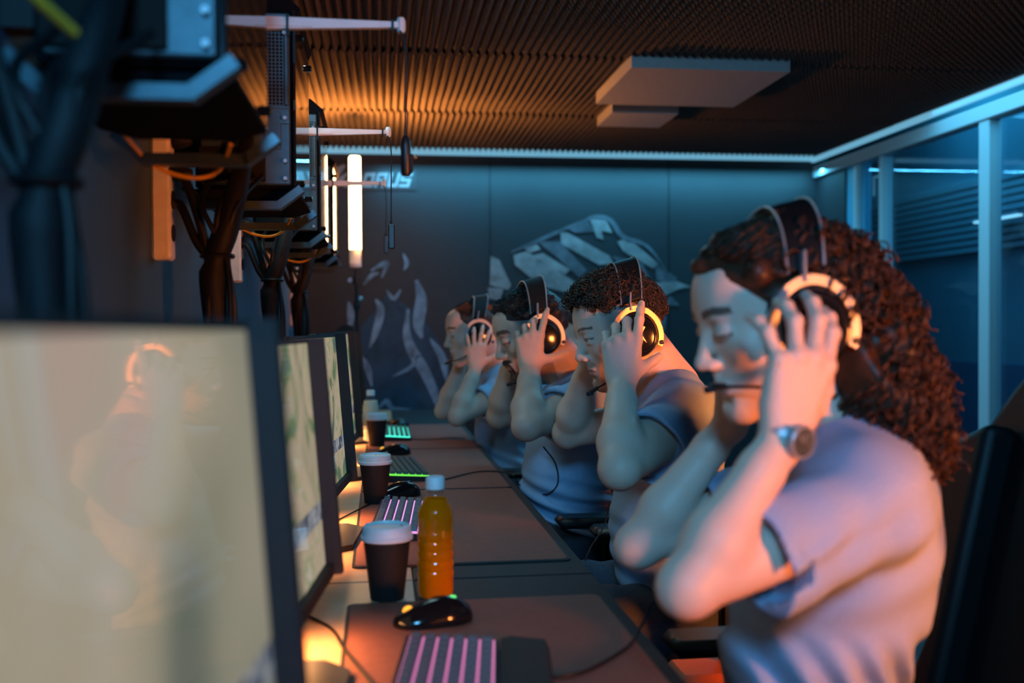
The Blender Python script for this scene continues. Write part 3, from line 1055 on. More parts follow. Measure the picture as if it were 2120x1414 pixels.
st = make_strip()
for k, lab in enumerate(('beige power strip on the left wall nearest the camera', 'second beige power strip, between the two cable bundles',
                         'narrow beige power strip on the wall, third from the front', 'farthest power strip, lower on the wall near the far corner')):
    o = st if k == 0 else copy_tree(st)
    o.location = (XL, 1.90 + 0.93 * k, 1.205 if k == 3 else 1.325)
    tag(o, lab, 'power strip', 'power strips on the left wall')
MT['bluebox'] = mat('blue_holder', (0.12, 0.36, 0.62), 0.5)
tag(MB().box((XL, 4.66, 1.10), (XL + 0.045, 4.72, 1.195), bev=0.004).build('wall_box', MT['bluebox']), 'small blue box on the wall under the farthest power strip', 'box')

# ================================================================== WHITE CABLE ARMS
def white_arm(k, lab, lab2, tipx, blen, kind):
    y = 1.68 + 0.92 * k
    z = 1.700
    t = empty('cable_hanger', (XL, y, z), 0, lab, 'cable arm', 'white cable arms reaching from the left wall')
    L = tipx - XL
    m = MB()
    for (x0, h0, x1, h1) in ((0.0, 0.0165, L, 0.0045),):
        vs = []
        for x, h, dz in ((x0, h0, -0.004), (x1, h1, 0.003)):
            vs += [(x, -0.006, dz - h), (x, 0.006, dz - h), (x, 0.006, dz + h), (x, -0.006, dz + h)]
        m.add(vs, [(0, 3, 2, 1), (4, 5, 6, 7), (0, 1, 5, 4), (1, 2, 6, 5), (2, 3, 7, 6), (3, 0, 4, 7)])
    m.build('blade', MT['white'], t)
    MB().box((0.05, -0.0085, -0.006), (L * 0.68, -0.0055, 0.002)).build('stiffening_rib', MT['white'], t)
    MB().box((0, -0.02, -0.035), (0.012, 0.02, 0.035), bev=0.003).build('wall_plate', MT['white'], t)
    MB().lathe([(0.006, -0.012), (0.0075, -0.006), (0.0075, 0.008), (0.005, 0.013)], 12, (L + 0.002, 0, 0.003)).build('tip', MT['white'], t, True)
    MB().box((L * 0.585, -0.009, -0.020), (L * 0.585 + 0.004, 0.009, 0.014)).build('cable_tie', MT['rubber'], t)
    MB().box((L - 0.014, -0.008, -0.007), (L - 0.010, 0.008, 0.010)).build('cable_tie', MT['rubber'], t)
    # hanging lead with its plug end
    c = empty('hanging_lead', (tipx, y, z), 0, lab2, 'cable', 'leads hanging from the white cable arms')
    p = spline([(0.000, -0.009, -0.008), (0.007, -0.009, -0.024), (0.0095, -0.008, -0.06), (0.0085, -0.008, -blen * 0.6), (0.008, -0.008, -blen)], 8)
    MB().tube(p, 0.0017, 8).build('lead', MT['rubber'], c, True)
    if kind == 0:
        MB().lathe([(0.003, 0.004), (0.0075, -0.004), (0.0085, -0.014), (0.0085, -0.060), (0.0065, -0.064)], 14, (0.008, -0.008, -blen)).build('connector_body', MT['black'], c, True)
        MB().box((0.014, -0.015, -blen - 0.058), (0.020, -0.003, -blen - 0.028), bev=0.002).build('clip', MT['matte'], c)
        MB().lathe([(0.0022, 0), (0.0030, 0.003), (0.0015, 0.006)], 8, (0.021, -0.009, -blen - 0.032), axis='x').build('brass_pin', MT['gold'], c)
    else:
        MB().box((0.0, -0.016, -blen - 0.064), (0.017, 0.0, -blen), bev=0.003).build('connector_body', MT['black'], c)
        MB().lathe([(0.004, 0), (0.003, 0.008)], 10, (0.008, -0.008, -blen)).build('strain_relief', MT['rubber'], c)


white_arm(0, 'front white tapered cable arm crossing in front of the grilled case', 'lead hanging from the front white arm, ending in a round connector', 0.037, 0.185, 0)
white_arm(1, 'second white tapered cable arm, lower in the picture', 'lead hanging from the second white arm, ending in a flat box', 0.023, 0.235, 1)
white_arm(2, 'faint third white cable arm in front of the far sign', 'faint lead hanging behind the flat box connector', 0.016, 0.180, 1)

# ================================================================== LIGHT TUBE ON ITS STAND
TY = 4.75
tc0 = PY(735, 430, TY)
t = empty('tube_light', (tc0.x, TY, 1.48), 0, 'upright glowing white tube lamp on a stand by the far wall', 'lamp')
MB().lathe([(0.0265, 0.085), (0.0270, 0.09), (0.0270, 0.515), (0.024, 0.522)], 32).build('glowing_tube', MT['tube'], t, True)
MB().lathe([(0.0265, 0.018), (0.0265, 0.085)], 32).build('dim_tube_end', MT['tubecap'], t, True)
MB().lathe([(0.022, 0), (0.0275, 0.003), (0.0275, 0.018), (0.0265, 0.019)], 32).build('end_cap', MT['strip'], t, True)
pl = bpy.data.lights.new('tube_lamp_light', 'AREA'); pl.energy = 1.2; pl.color = (1.0, 0.36, 0.085); pl.shape = 'RECTANGLE'; pl.size = 0.06; pl.size_y = 0.45
po = bpy.data.objects.new('tube_lamp_light', pl); COL.objects.link(po); po.parent = t
po.location = (0.03, -0.03, 0.30); po.rotation_euler = (radians(90), 0, radians(40))
pl2 = bpy.data.lights.new('tube_lamp_uplight', 'AREA'); pl2.energy = 34; pl2.color = (1.0, 0.30, 0.05); pl2.size = 0.10; pl2.spread = radians(165)
po = bpy.data.objects.new('tube_lamp_uplight', pl2); COL.objects.link(po); po.parent = t; po.location = (0.0, -0.07, 0.27); po.rotation_euler = (radians(180 + 12), 0, 0)
s = empty('light_stand', (tc0.x + 0.004, TY, DESK_Z), 0, 'thin black light stand with knobs under the glowing tube', 'stand')
dz = DESK_Z
MB().lathe([(0.010, 0.03), (0.010, 1.05 - dz)], 14).build('lower_pole', MT['black'], s, True)
MB().lathe([(0.0075, 1.0 - dz), (0.0075, 1.478 - dz)], 14).build('upper_pole', MT['black'], s, True)
for z in (1.05, 1.30, 1.42):
    MB().lathe([(0.014, -0.02), (0.016, 0), (0.014, 0.02)], 14, (0, 0, z - dz)).build('collar', MT['black'], s, True)
for x, z in ((-0.030, 1.42), (0.018, 1.335)):
    MB().lathe([(0.009, -0.012), (0.012, -0.006), (0.012, 0.006), (0.009, 0.012)], 14, (x, -0.012, z - dz), axis='y').build('knob', MT['silver'], s, True)
for a in (0, 120, 240):
    MB().tube([(0, 0, 0.14), (0.11 * cos(radians(a + 30)), 0.11 * sin(radians(a + 30)), 0.009)], 0.008, 8).build('leg', MT['black'], s)

# tall black speaker past the monitors
sp = empty('speaker', (-0.165, 5.02, DESK_Z), 0, 'tall black speaker with a rounded top beyond the monitors', 'speaker')
m = MB()
prof = [(-0.05, 0), (0.05, 0), (0.05, 0.42)] + [(0.05 * cos(radians(a)), 0.42 + 0.045 * sin(radians(a))) for a in range(0, 181, 20)][1:-1] + [(-0.05, 0.42)]
m.prism(prof, 'y', -0.06, 0.08)
m.build('cabinet', MT['matte'], sp)
for z, r in ((0.14, 0.036), (0.27, 0.030), (0.37, 0.016)):
    MB().lathe([(r, 0), (r, 0.004), (r * 0.8, 0.004), (r * 0.3, 0.010)], 24, (0, -0.068, z), axis='y').build('driver', MT['black'], sp, True)

# ================================================================== THINGS ON THE DESKS
MZ = DESK_Z + 0.0045


def make_cup():
    t = empty('coffee_cup', (0, 0, 0), 0)
    MB().lathe([(0.027, 0.0), (0.028, 0.002), (0.0395, 0.104)], 40).build('paper_body', MT['cup'], t, True)
    MB().lathe([(0.0405, 0.098), (0.0432, 0.100), (0.0435, 0.106), (0.0415, 0.1075), (0.0405, 0.115), (0.0395, 0.121), (0.0375, 0.123), (0.0355, 0.1235),
                (0.0345, 0.119), (0.001, 0.1185)], 40).build('lid', MT['lid'], t, True)
    MB().lathe([(0.0025, 0), (0.0022, 0.0008)], 10, (0.028, 0, 0.1187)).build('sip_hole', MT['hole'], t)
    return t


cup = make_cup()
for k, (px, Y, lab) in enumerate(((800, 1.665, 'black paper cup with white lid beside the orange drink'), (777, 2.56, 'middle black paper cup with white lid by the slim monitor'),
                                  (781, 3.78, 'farthest paper cup with white lid in front of the milky bottle'))):
    o = cup if k == 0 else copy_tree(cup)
    q = PY(px, 1000, Y)
    on_mat = q.x > -0.02 - 0.03 and k > 0
    o.location = (q.x, Y, MZ if k else DESK_Z)
    o.rotation_euler = (0, 0, 0.5 + k)
    tag(o, lab, 'cup', 'paper coffee cups on the desks')

# bottles
def make_bottle(liquid, fill):
    t = empty('drink_bottle', (0, 0, 0), 0)
    prof = [(0.024, 0.0), (0.029, 0.003), (0.0305, 0.012), (0.0295, 0.030)]
    z = 0.034
    for i in range(5):
        prof += [(0.0300, z), (0.0308, z + 0.005), (0.0300, z + 0.010), (0.0288, z + 0.0125)]
        z += 0.0165
    prof += [(0.0300, z + 0.004), (0.0306, z + 0.014), (0.0300, z + 0.024), (0.0275, z + 0.034), (0.021, z + 0.044), (0.0155, z + 0.052), (0.0138, z + 0.058), (0.0138, z + 0.062)]
    H = z + 0.062
    wob = lambda a, zz: 1 + 0.018 * cos(a * 6) * (1 if 0.02 < zz < 0.13 else 0)
    inner = [(r * 0.955, zz if i else 0.002) for i, (r, zz) in enumerate(prof) if zz <= fill]
    inner.append((inner[-1][0], fill))
    MB().lathe(prof, 48, wob=wob).build('bottle_body', MT['petwall'], t, True)
    MB().lathe(inner, 48, wob=wob).build('drink', liquid, t, True)
    MB().lathe([(0.0165, H - 0.002), (0.0165, H + 0.001), (0.0145, H + 0.0015)], 32).build('neck_ring', MT['petwall'], t, True)
    m = MB().lathe([(0.0150, H + 0.002), (0.0158, H + 0.003), (0.0155, H + 0.021), (0.0135, H + 0.0235)], 48, wob=lambda a, zz: 1 + 0.012 * cos(a * 24))
    m.build('cap', MT['capw'], t, True)
    return t


b1 = make_bottle(MT['juice'], 0.165)
q = PY(901, 1000, 1.665)
b1.location = (q.x, 1.665, DESK_Z)
tag(b1, 'clear ribbed bottle of bright orange drink with a white cap', 'bottle')
b2 = make_bottle(MT['milk'], 0.16)
q = PY(768, 900, 3.92)
b2.location = (q.x, 3.92, MZ)
tag(b2, 'bottle of pale milky drink behind the farthest cup', 'bottle')

# keyboards
def make_keyboard(glow, keymat):
    t = empty('keyboard', (0, 0, 0), 0)
    Wd, Ln = 0.128, 0.40
    MB().prism([(-Wd / 2, 0.020), (Wd / 2, 0.012), (Wd / 2, 0.0), (-Wd / 2, 0.0)], 'y', -Ln / 2, Ln / 2).build('case', MT['matte'], t)
    MB().prism([(-Wd / 2 + 0.006, 0.0205), (Wd / 2 - 0.005, 0.0135), (Wd / 2 - 0.005, 0.0105), (-Wd / 2 + 0.006, 0.0175)], 'y', -Ln / 2 + 0.005, Ln / 2 - 0.005).build('backlight', glow, t)
    km = None
    for r in range(6):
        x = -Wd / 2 + 0.016 + r * 0.0192
        for c in range(16):
            y = -Ln / 2 + 0.026 + c * 0.0232
            if km is None:
                V = [(-.0082, -.0098, 0), (.0082, -.0098, 0), (.0082, .0098, 0), (-.0082, .0098, 0), (-.006, -.0075, .0085), (.006, -.0075, .0085), (.006, .0075, .0085), (-.006, .0075, .0085)]
                F_ = [(3, 2, 1, 0), (4, 5, 6, 7), (0, 1, 5, 4), (1, 2, 6, 5), (2, 3, 7, 6), (3, 0, 4, 7)]
                k0 = MB().add(V, F_).build('keycap', keymat, t)
                km = k0.data
                kk = k0
            else:
                kk = bpy.data.objects.new('keycap', km)
                COL.objects.link(kk)
                kk.parent = t
            kk.location = (x, y, 0.0235 - 0.0072 * r / 5 - 0.0008)
            kk.rotation_euler = (0, radians(3.5), 0)
    return t


def glow_mat(name, c, s):
    return mat(name, (0.02, 0.02, 0.02), 0.4, emit=c, estr=s)


def key_mat(name, c, s):
    return mat(name, (0.03, 0.03, 0.035), 0.4, emit=c, estr=s)


KB = [(0.072, 1.175, radians(-7), glow_mat('glow_pink', (0.80, 0.22, 0.50), 0.9), key_mat('key_dark', (0.16, 0.10, 0.22), 0.10), 'keyboard glowing pink at the bottom, nearest the camera'),
      (0.050, 2.285, radians(-4), glow_mat('glow_purple', (0.75, 0.30, 0.70), 1.3), key_mat('key_dark_a', (0.2, 0.1, 0.2), 0.02), 'purple lit keyboard behind the orange drink bottle'),
      (0.065, 3.08, radians(5), glow_mat('glow_green', (0.15, 0.75, 0.06), 1.3), key_mat('key_dark_b', (0.1, 0.1, 0.05), 0.02), 'green lit keyboard beside the middle cup'),
      (0.055, 4.12, radians(0), glow_mat('glow_cyan', (0.05, 0.75, 0.55), 2.2), key_mat('key_dark_c', (0.1, 0.5, 0.4), 0.12), 'cyan lit keyboard beside the farthest cup')]
for x, y, rz, g, km_, lab in KB:
    o = make_keyboard(g, km_)
    if y < 1.3:
        MB().prism([(0.066, 0.0), (0.066, 0.014), (0.080, 0.018), (0.128, 0.013), (0.134, 0.0)], 'y', -0.20, 0.20).build('wrist_rest', MT['matte'], o)
    o.location = (x, y, MZ)
    o.rotation_euler = (0, 0, rz)
    tag(o, lab, 'keyboard', 'lit keyboards on the desk mats')

# mice
def make_mouse(led, led2):
    t = empty('mouse', (0, 0, 0), 0)
    f = Field((-0.075, -0.045, -0.004), (0.075, 0.045, 0.05), 0.0018)
    f.ell((0.012, 0, 0.006), (0.048, 0.031, 0.034), k=0.01).ell((-0.030, 0, 0.004), (0.034, 0.029, 0.021), k=0.02)
    f.custom((-0.08, -0.05, -0.01), (0.08, 0.05, 0.05), lambda X, Y, Z, g: np.maximum(g, 0.0005 - Z))
    f.cone((-0.066, 0, 0.032), (-0.015, 0, 0.040), 0.0030, 0.0012, 0.002, 'sub')
    me, V = f.mesh('shell', 1)
    put('shell', me, t, MT['gloss'])
    MB().lathe([(0.008, -0.003), (0.009, -0.002), (0.009, 0.002), (0.008, 0.003)], 18, (-0.040, 0, 0.021), axis='y').build('scroll_wheel', led2, t, True)
    MB().lathe([(0.0065, 0), (0.0060, 0.0015), (0.003, 0.0025)], 18, (0.028, 0, 0.0365)).build('palm_light', led, t, True)
    return t


MC = [(0.078, 1.500, MT['grn'], MT['amber'], 'black mouse with amber and green lights, nearest the camera'),
      (0.045, 2.640, MT['black'], MT['grn'], 'black mouse behind the purple lit keyboard'),
      (0.045, 3.50, MT['black'], MT['amber'], 'black mouse behind the green lit keyboard'),
      (0.065, 4.45, MT['gold'], MT['black'], 'mouse behind the cyan lit keyboard')]
for n, (x, y, l1, l2, lab) in enumerate(MC):
    o = make_mouse(l1, l2)
    o.location = (x, y, MZ)
    o.rotation_euler = (0, 0, radians(12))
    tag(o, lab, 'mouse', 'computer mice on the desk mats')


def cable(pts, r, label, grp=None):
    return tag(MB().tube(spline(pts, 8), r, 8).build('cable', MT['rubber'], None, True), label, 'cable', grp)


c_ = MZ + 0.003
cable([PZ(1560, 1180, 0.85), (0.42, 1.44, 0.80), (0.372, 1.40, c_ + 0.008), (0.33, 1.33, c_), (0.24, 1.24, c_), (0.16, 1.25, c_ + 0.001)], 0.0026, 'black headset cable curving over the nearest desk mat')
cable([(0.16, 1.17, c_), (0.24, 1.17, c_), (0.32, 1.05, c_), (0.30, 0.92, c_)], 0.0024, 'black cable lying beside the pink keyboard')
cable([(0.025, 2.64, c_ + 0.004), (-0.03, 2.52, c_), (-0.10, 2.35, DESK_Z + 0.003), (-0.14, 2.28, DESK_Z + 0.003)], 0.0020, 'mouse cable running behind the purple lit keyboard')
cable([(-0.03, 2.22, c_), (-0.075, 2.15, DESK_Z + 0.003), (-0.11, 1.98, DESK_Z + 0.003), (-0.13, 1.90, DESK_Z + 0.003)], 0.0022, 'keyboard cable leaving the purple lit keyboard to the left')
cable([(0.0, 1.20, c_), (-0.05, 1.38, c_), (-0.075, 1.50, DESK_Z + 0.003), (-0.12, 1.58, DESK_Z + 0.003)], 0.0024, 'cable between the nearest monitor foot and the pink keyboard')
cable([PZ(922, 992, c_), PZ(985, 977, c_), PZ(1030, 976, c_), PZ(1062, 984, c_ + 0.004), PY(1075, 1003, 2.93), PY(1110, 1020, 2.86), PY(1135, 1022, 2.78), PY(1155, 1000, 2.76), PY(1150, 960, 2.76), PY(1125, 925, 2.72)], 0.0021,
      'headset cable looping from the mat to the second player from the far end')
cable([PZ(812, 905, c_), PZ(870, 910, c_), PZ(930, 907, c_), PZ(962, 908, c_)], 0.0020, 'thin cable across the farthest desk mat')
cable([PY(1262, 1040, 2.06), PY(1250, 1090, 2.05), PY(1225, 1130, 2.03), PY(1212, 1160, 2.0)], 0.0016, 'thin headset cable hanging past the desk edge')


# ================================================================== PEOPLE
SKIN = (0.62, 0.43, 0.34)
MT['skin'] = mat('skin', SKIN, 0.48, attr='tint', sss=0.12, bump=0.15, bscale=500, bdist=0.0006, spec=0.4)
def shirt_mat(name, c):
    m = mat(name, c, 0.85, vary=0.10, vscale=500, bump=0.35, bscale=1400, bdist=0.0006, spec=0.2)
    return m


MT['shirt'] = shirt_mat('shirt_blue_melange', (0.31, 0.38, 0.54))
MT['shirt2'] = shirt_mat('shirt_blue_melange_deep', (0.30, 0.42, 0.60))


def hair_mat(name, c, rough=0.42):
    m = mat(name, c, rough, vary=0.35, vscale=60, spec=0.3)
    return m


MT['hair_curly'] = hair_mat('hair_dark_brown_curls', (0.038, 0.023, 0.017))
MT['hair_black'] = hair_mat('hair_black', (0.016, 0.014, 0.015), 0.5)
MT['hair_auburn'] = hair_mat('hair_auburn', (0.046, 0.019, 0.011), 0.42)
MT['hair_brown'] = hair_mat('hair_brown', (0.050, 0.028, 0.020))


def V3(*a): return Vector(a)


class Head:
    """local x = face, y = the person's left, z = up; origin between the ears"""

    def __init__(s, O, yawdeg, pitchdeg, sc=1.0, rolldeg=0):
        s.O = Vector(O); s.sc = sc
        y = radians(yawdeg); p = radians(pitchdeg)
        F = Vector((-cos(y) * cos(p), -sin(y) * cos(p), -sin(p)))
        L = Vector((0, 0, 1)).cross(F).normalized()
        U = F.cross(L)
        r = radians(rolldeg)
        L, U = L * cos(r) + U * sin(r), U * cos(r) - L * sin(r)
        s.F, s.L, s.U = F, L, U
        s.R = np.array([F, L, U])

    def w(s, x, y, z):
        return s.O + (s.F * x + s.L * y + s.U * z) * s.sc

    def local(s, V):
        return ((np.asarray(V) - np.array(s.O)) @ s.R.T) / s.sc

    def mat(s):
        m = Matrix((s.F, s.L, s.U)).transposed().to_4x4() @ Matrix.Scale(s.sc, 4)
        m.translation = s.O
        return m


def head_sdf(f, H, fem=False, open_eyes=True):
    k = H.sc
    E = lambda c, r, kk=0.01, op='min': f.ell(H.w(*c), [q * k for q in r], H.R, kk, op)
    C = lambda a, b, ra, rb, kk=0.01, op='min': f.cone(H.w(*a), H.w(*b), ra * k, rb * k, kk, op)
    E((-0.008, 0, 0.045), (0.099, 0.074, 0.082), 0.02)
    E((0.030, 0, -0.010), (0.060, 0.060, 0.078), 0.03)
    jw = 0.048 if fem else 0.054
    for sy in (-1, 1):
        C((0.002, sy * jw, -0.050), (0.068, sy * 0.014, -0.092), 0.019, 0.015, 0.030)
        E((0.060, sy * 0.040, -0.012), (0.020, 0.019, 0.018), 0.025)
    E((0.076, 0, -0.092), (0.017, 0.021, 0.016), 0.020)
    E((0.064, 0, -0.058), (0.029, 0.032, 0.034), 0.022)
    # brow ridge and forehead
    C((0.082, -0.030, 0.036), (0.082, 0.030, 0.036), 0.0125, 0.0125, 0.018)
    E((0.055, 0, 0.065), (0.040, 0.052, 0.040), 0.03)
    # eye sockets, lids
    for sy in (-1, 1):
        E((0.101, sy * 0.032, 0.0155), (0.016, 0.018, 0.0125), 0.012, 'sub')
        if open_eyes:
            E((0.0815, sy * 0.0315, 0.0225), (0.0140, 0.0165, 0.0080), 0.004)
            E((0.0805, sy * 0.0315, 0.0085), (0.0125, 0.0150, 0.0065), 0.005)
        else:
            E((0.0815, sy * 0.0315, 0.0160), (0.0145, 0.0165, 0.0120), 0.005)
            C((0.0955, sy * 0.020, 0.0105), (0.0905, sy * 0.044, 0.0100), 0.0013, 0.0010, 0.002)
    # nose
    C((0.090, 0, 0.028), (0.1075, 0, -0.014), 0.0072, 0.0088, 0.012)
    E((0.1095, 0, -0.0215), (0.0115, 0.0105, 0.0095), 0.008)
    for sy in (-1, 1):
        E((0.099, sy * 0.0115, -0.0255), (0.0110, 0.0068, 0.0075), 0.007)
        E((0.1035, sy * 0.0062, -0.0315), (0.0050, 0.0030, 0.0035), 0.003, 'sub')
    C((0.0955, 0, -0.034), (0.0935, 0, -0.047), 0.004, 0.005, 0.010)
    # mouth
    E((0.0895, 0, -0.0525), (0.0095, 0.0235, 0.0058), 0.004)
    E((0.0885, 0, -0.0640), (0.0095, 0.0195, 0.0062), 0.004)
    C((0.0985, -0.018, -0.0585), (0.0985, 0.018, -0.0585), 0.0016, 0.0016, 0.003, 'sub')
    E((0.0935, 0, -0.0755), (0.008, 0.016, 0.005), 0.010, 'sub')
    # ears
    for sy in (-1, 1):
        E((-0.012, sy * 0.072, 0.000), (0.017, 0.009, 0.030), 0.006)


def neck_sdf(f, H, base, r=0.056, fem=False):
    a = H.w(-0.028, 0, -0.035)
    f.cone(a, base, (r - 0.002) * H.sc, r * 1.06, 0.03)
    f.cone(H.w(-0.045, 0, 0.0), base + (H.F * -0.012), (r - 0.016) * H.sc, r, 0.03)
    if not fem:
        f.cone(H.w(0.028, 0, -0.075), base + V3(-0.03, 0, 0.03), 0.028, 0.03, 0.03)


def arm_sdf(f, sh, el, wr, m=1.0):
    sh, el, wr = Vector(sh), Vector(el), Vector(wr)
    f.cone(sh, sh.lerp(el, 0.45), 0.050 * m, 0.047 * m, 0.02)
    f.cone(sh.lerp(el, 0.45), el, 0.047 * m, 0.037 * m, 0.015)
    # elbow bone
    out = (el - sh).normalized() * 0.6 - (wr - el).normalized() * 0.6
    f.ell(el + out * 0.010 * m, [0.031 * m] * 3, None, 0.02)
    f.cone(el, el.lerp(wr, 0.28), 0.037 * m, 0.0425 * m, 0.012)
    f.cone(el.lerp(wr, 0.28), el.lerp(wr, 0.75), 0.0425 * m, 0.030 * m, 0.015)
    f.cone(el.lerp(wr, 0.75), wr, 0.030 * m, 0.0255 * m, 0.012)


def hand_sdf(f, wr, u, n, thumb_sign, sc=1.0, curls=((20, 25, 20),) * 4, spread=(8, 2, -3, -9), thumb=(40, 20, 15), lens=None, tk=1.0):
    """u: towards the fingers, n: back of the hand; thumb side = thumb_sign * u x n; fingers index..little"""
    u = Vector(u).normalized(); n = Vector(n); n = (n - u * n.dot(u)).normalized()
    v = u.cross(n) * thumb_sign
    wr = Vector(wr)
    W = lambda a, b, c: wr + (u * a + v * b + n * c) * sc
    # palm: four metacarpals
    kn = [(0.092, 0.031, 0.004), (0.096, 0.010, 0.007), (0.090, -0.011, 0.005), (0.080, -0.030, 0.000)]
    tw = u  # along
    f.cone(wr - u * 0.015 * sc, W(0.012, 0, 0), 0.0245 * sc, 0.023 * sc, 0.012, sq=(n, 0.78))
    for i, q in enumerate(kn):
        s0 = W(0.012, q[1] * 0.55, 0.0)
        f.cone(s0, W(*q), 0.0150 * sc, 0.0122 * sc, 0.014)
    f.cone(W(0.03, 0.018, -0.008), W(0.06, 0.024, -0.006), 0.015 * sc, 0.012 * sc, 0.015)
    f.cone(W(0.03, -0.020, -0.007), W(0.06, -0.024, -0.005), 0.013 * sc, 0.011 * sc, 0.015)
    L = lens or [(0.044, 0.026, 0.020), (0.048, 0.030, 0.021), (0.045, 0.028, 0.020), (0.036, 0.021, 0.018)]
    R = [(0.0100, 0.0088, 0.0078), (0.0102, 0.0090, 0.0078), (0.0096, 0.0085, 0.0074), (0.0086, 0.0075, 0.0066)]
    tips = []
    for i in range(4):
        sp_ = radians(spread[i])
        d = (u * cos(sp_) + v * sin(sp_))
        p = W(*kn[i])
        f.ell(p + n * 0.002 * sc, [0.0118 * sc] * 3, None, 0.006)
        ang = 0
        r_prev = R[i][0] * 1.08
        pts = [p]
        for j in range(3):
            ang += radians(curls[i][j])
            dd = d * cos(ang) - n * sin(ang)
            q = p + dd * L[i][j] * sc
            pts.append(q)
            p = q
        rr = [R[i][0] * 1.06, R[i][0] * 0.95, R[i][1] * 0.97, R[i][2] * 0.92]
        for j in range(3):
            f.cone(pts[j], pts[j + 1], rr[j] * sc, rr[j + 1] * sc, 0.0028)
        for j in (1, 2):
            f.ell(pts[j] + n * 0.001, [rr[j] * 1.07 * sc] * 3, None, 0.004)
        tips.append(pts[3])
    # thumb from the side of the palm
    a0, a1, a2 = [radians(q) for q in thumb]
    b = W(0.022, 0.020, -0.006)
    d0 = (u * cos(a0) + v * sin(a0) - n * 0.25).normalized()
    p1 = b + d0 * 0.042 * tk * sc
    d1 = (u * cos(a0 - a1) + v * sin(a0 - a1) - n * 0.40).normalized()
    p2 = p1 + d1 * 0.033 * tk * sc
    d2 = (u * cos(a0 - a1 - a2) + v * sin(a0 - a1 - a2) - n * 0.50).normalized()
    p3 = p2 + d2 * 0.026 * tk * sc
    f.cone(b, p1, 0.0165 * sc, 0.0125 * sc, 0.012)
    f.cone(p1, p2, 0.0120 * sc, 0.0105 * sc, 0.004)
    f.cone(p2, p3, 0.0108 * sc, 0.0085 * sc, 0.003)
    return tips, p3


def torso_pts(P):
    shL, shR = Vector(P['shL']), Vector(P['shR'])
    mid = (shL + shR) / 2
    ax = (shL - shR).normalized()
    return shL, shR, mid, ax


def torso_sdf(f, P, inf=0.0, k=0.05):
    shL, shR, mid, ax = torso_pts(P)
    fat = P.get('fat', 1.0)
    hw = (shL - shR).length / 2
    nb, pel, ch = Vector(P['neck']), Vector(P['pelvis']), Vector(P['chest'])
    ub = (mid - pel).normalized()
    fw = ub.cross(ax).normalized()
    if fw.x > 0: fw = -fw
    ax2 = ub.cross(fw)
    Rm = np.array([fw, ax2, ub])
    f.cone(shL, shR, 0.052 + inf, 0.052 + inf, k)
    f.cone(nb + V3(0, 0, -0.02), shL.lerp(nb, 0.25), 0.050 + inf, 0.050 + inf, k)
    f.cone(nb + V3(0, 0, -0.02), shR.lerp(nb, 0.25), 0.050 + inf, 0.050 + inf, k)
    f.ell(ch, [0.108 * fat + inf, hw * 0.98 + inf, 0.165 + inf], Rm, k)
    be = Vector(P.get('belly', ch.lerp(pel, 0.55)))
    f.ell(be, [0.108 * fat + inf, hw * 0.84 * fat + inf, 0.17 + inf], Rm, k)
    f.ell(pel, [0.105 * fat + inf, hw * 0.92 + inf, 0.13 + inf], Rm, k)
    return Rm, be


def noise3(X, Y, Z, s, seed=0):
    r = np.random.default_rng(seed)
    out = 0
    for _ in range(5):
        d = r.normal(size=3); d /= np.linalg.norm(d)
        ph = r.uniform(0, 6.28)
        fr = s * r.uniform(0.7, 1.5)
        out = out + np.sin((X * d[0] + Y * d[1] + Z * d[2]) * fr + ph)
    return out / 5


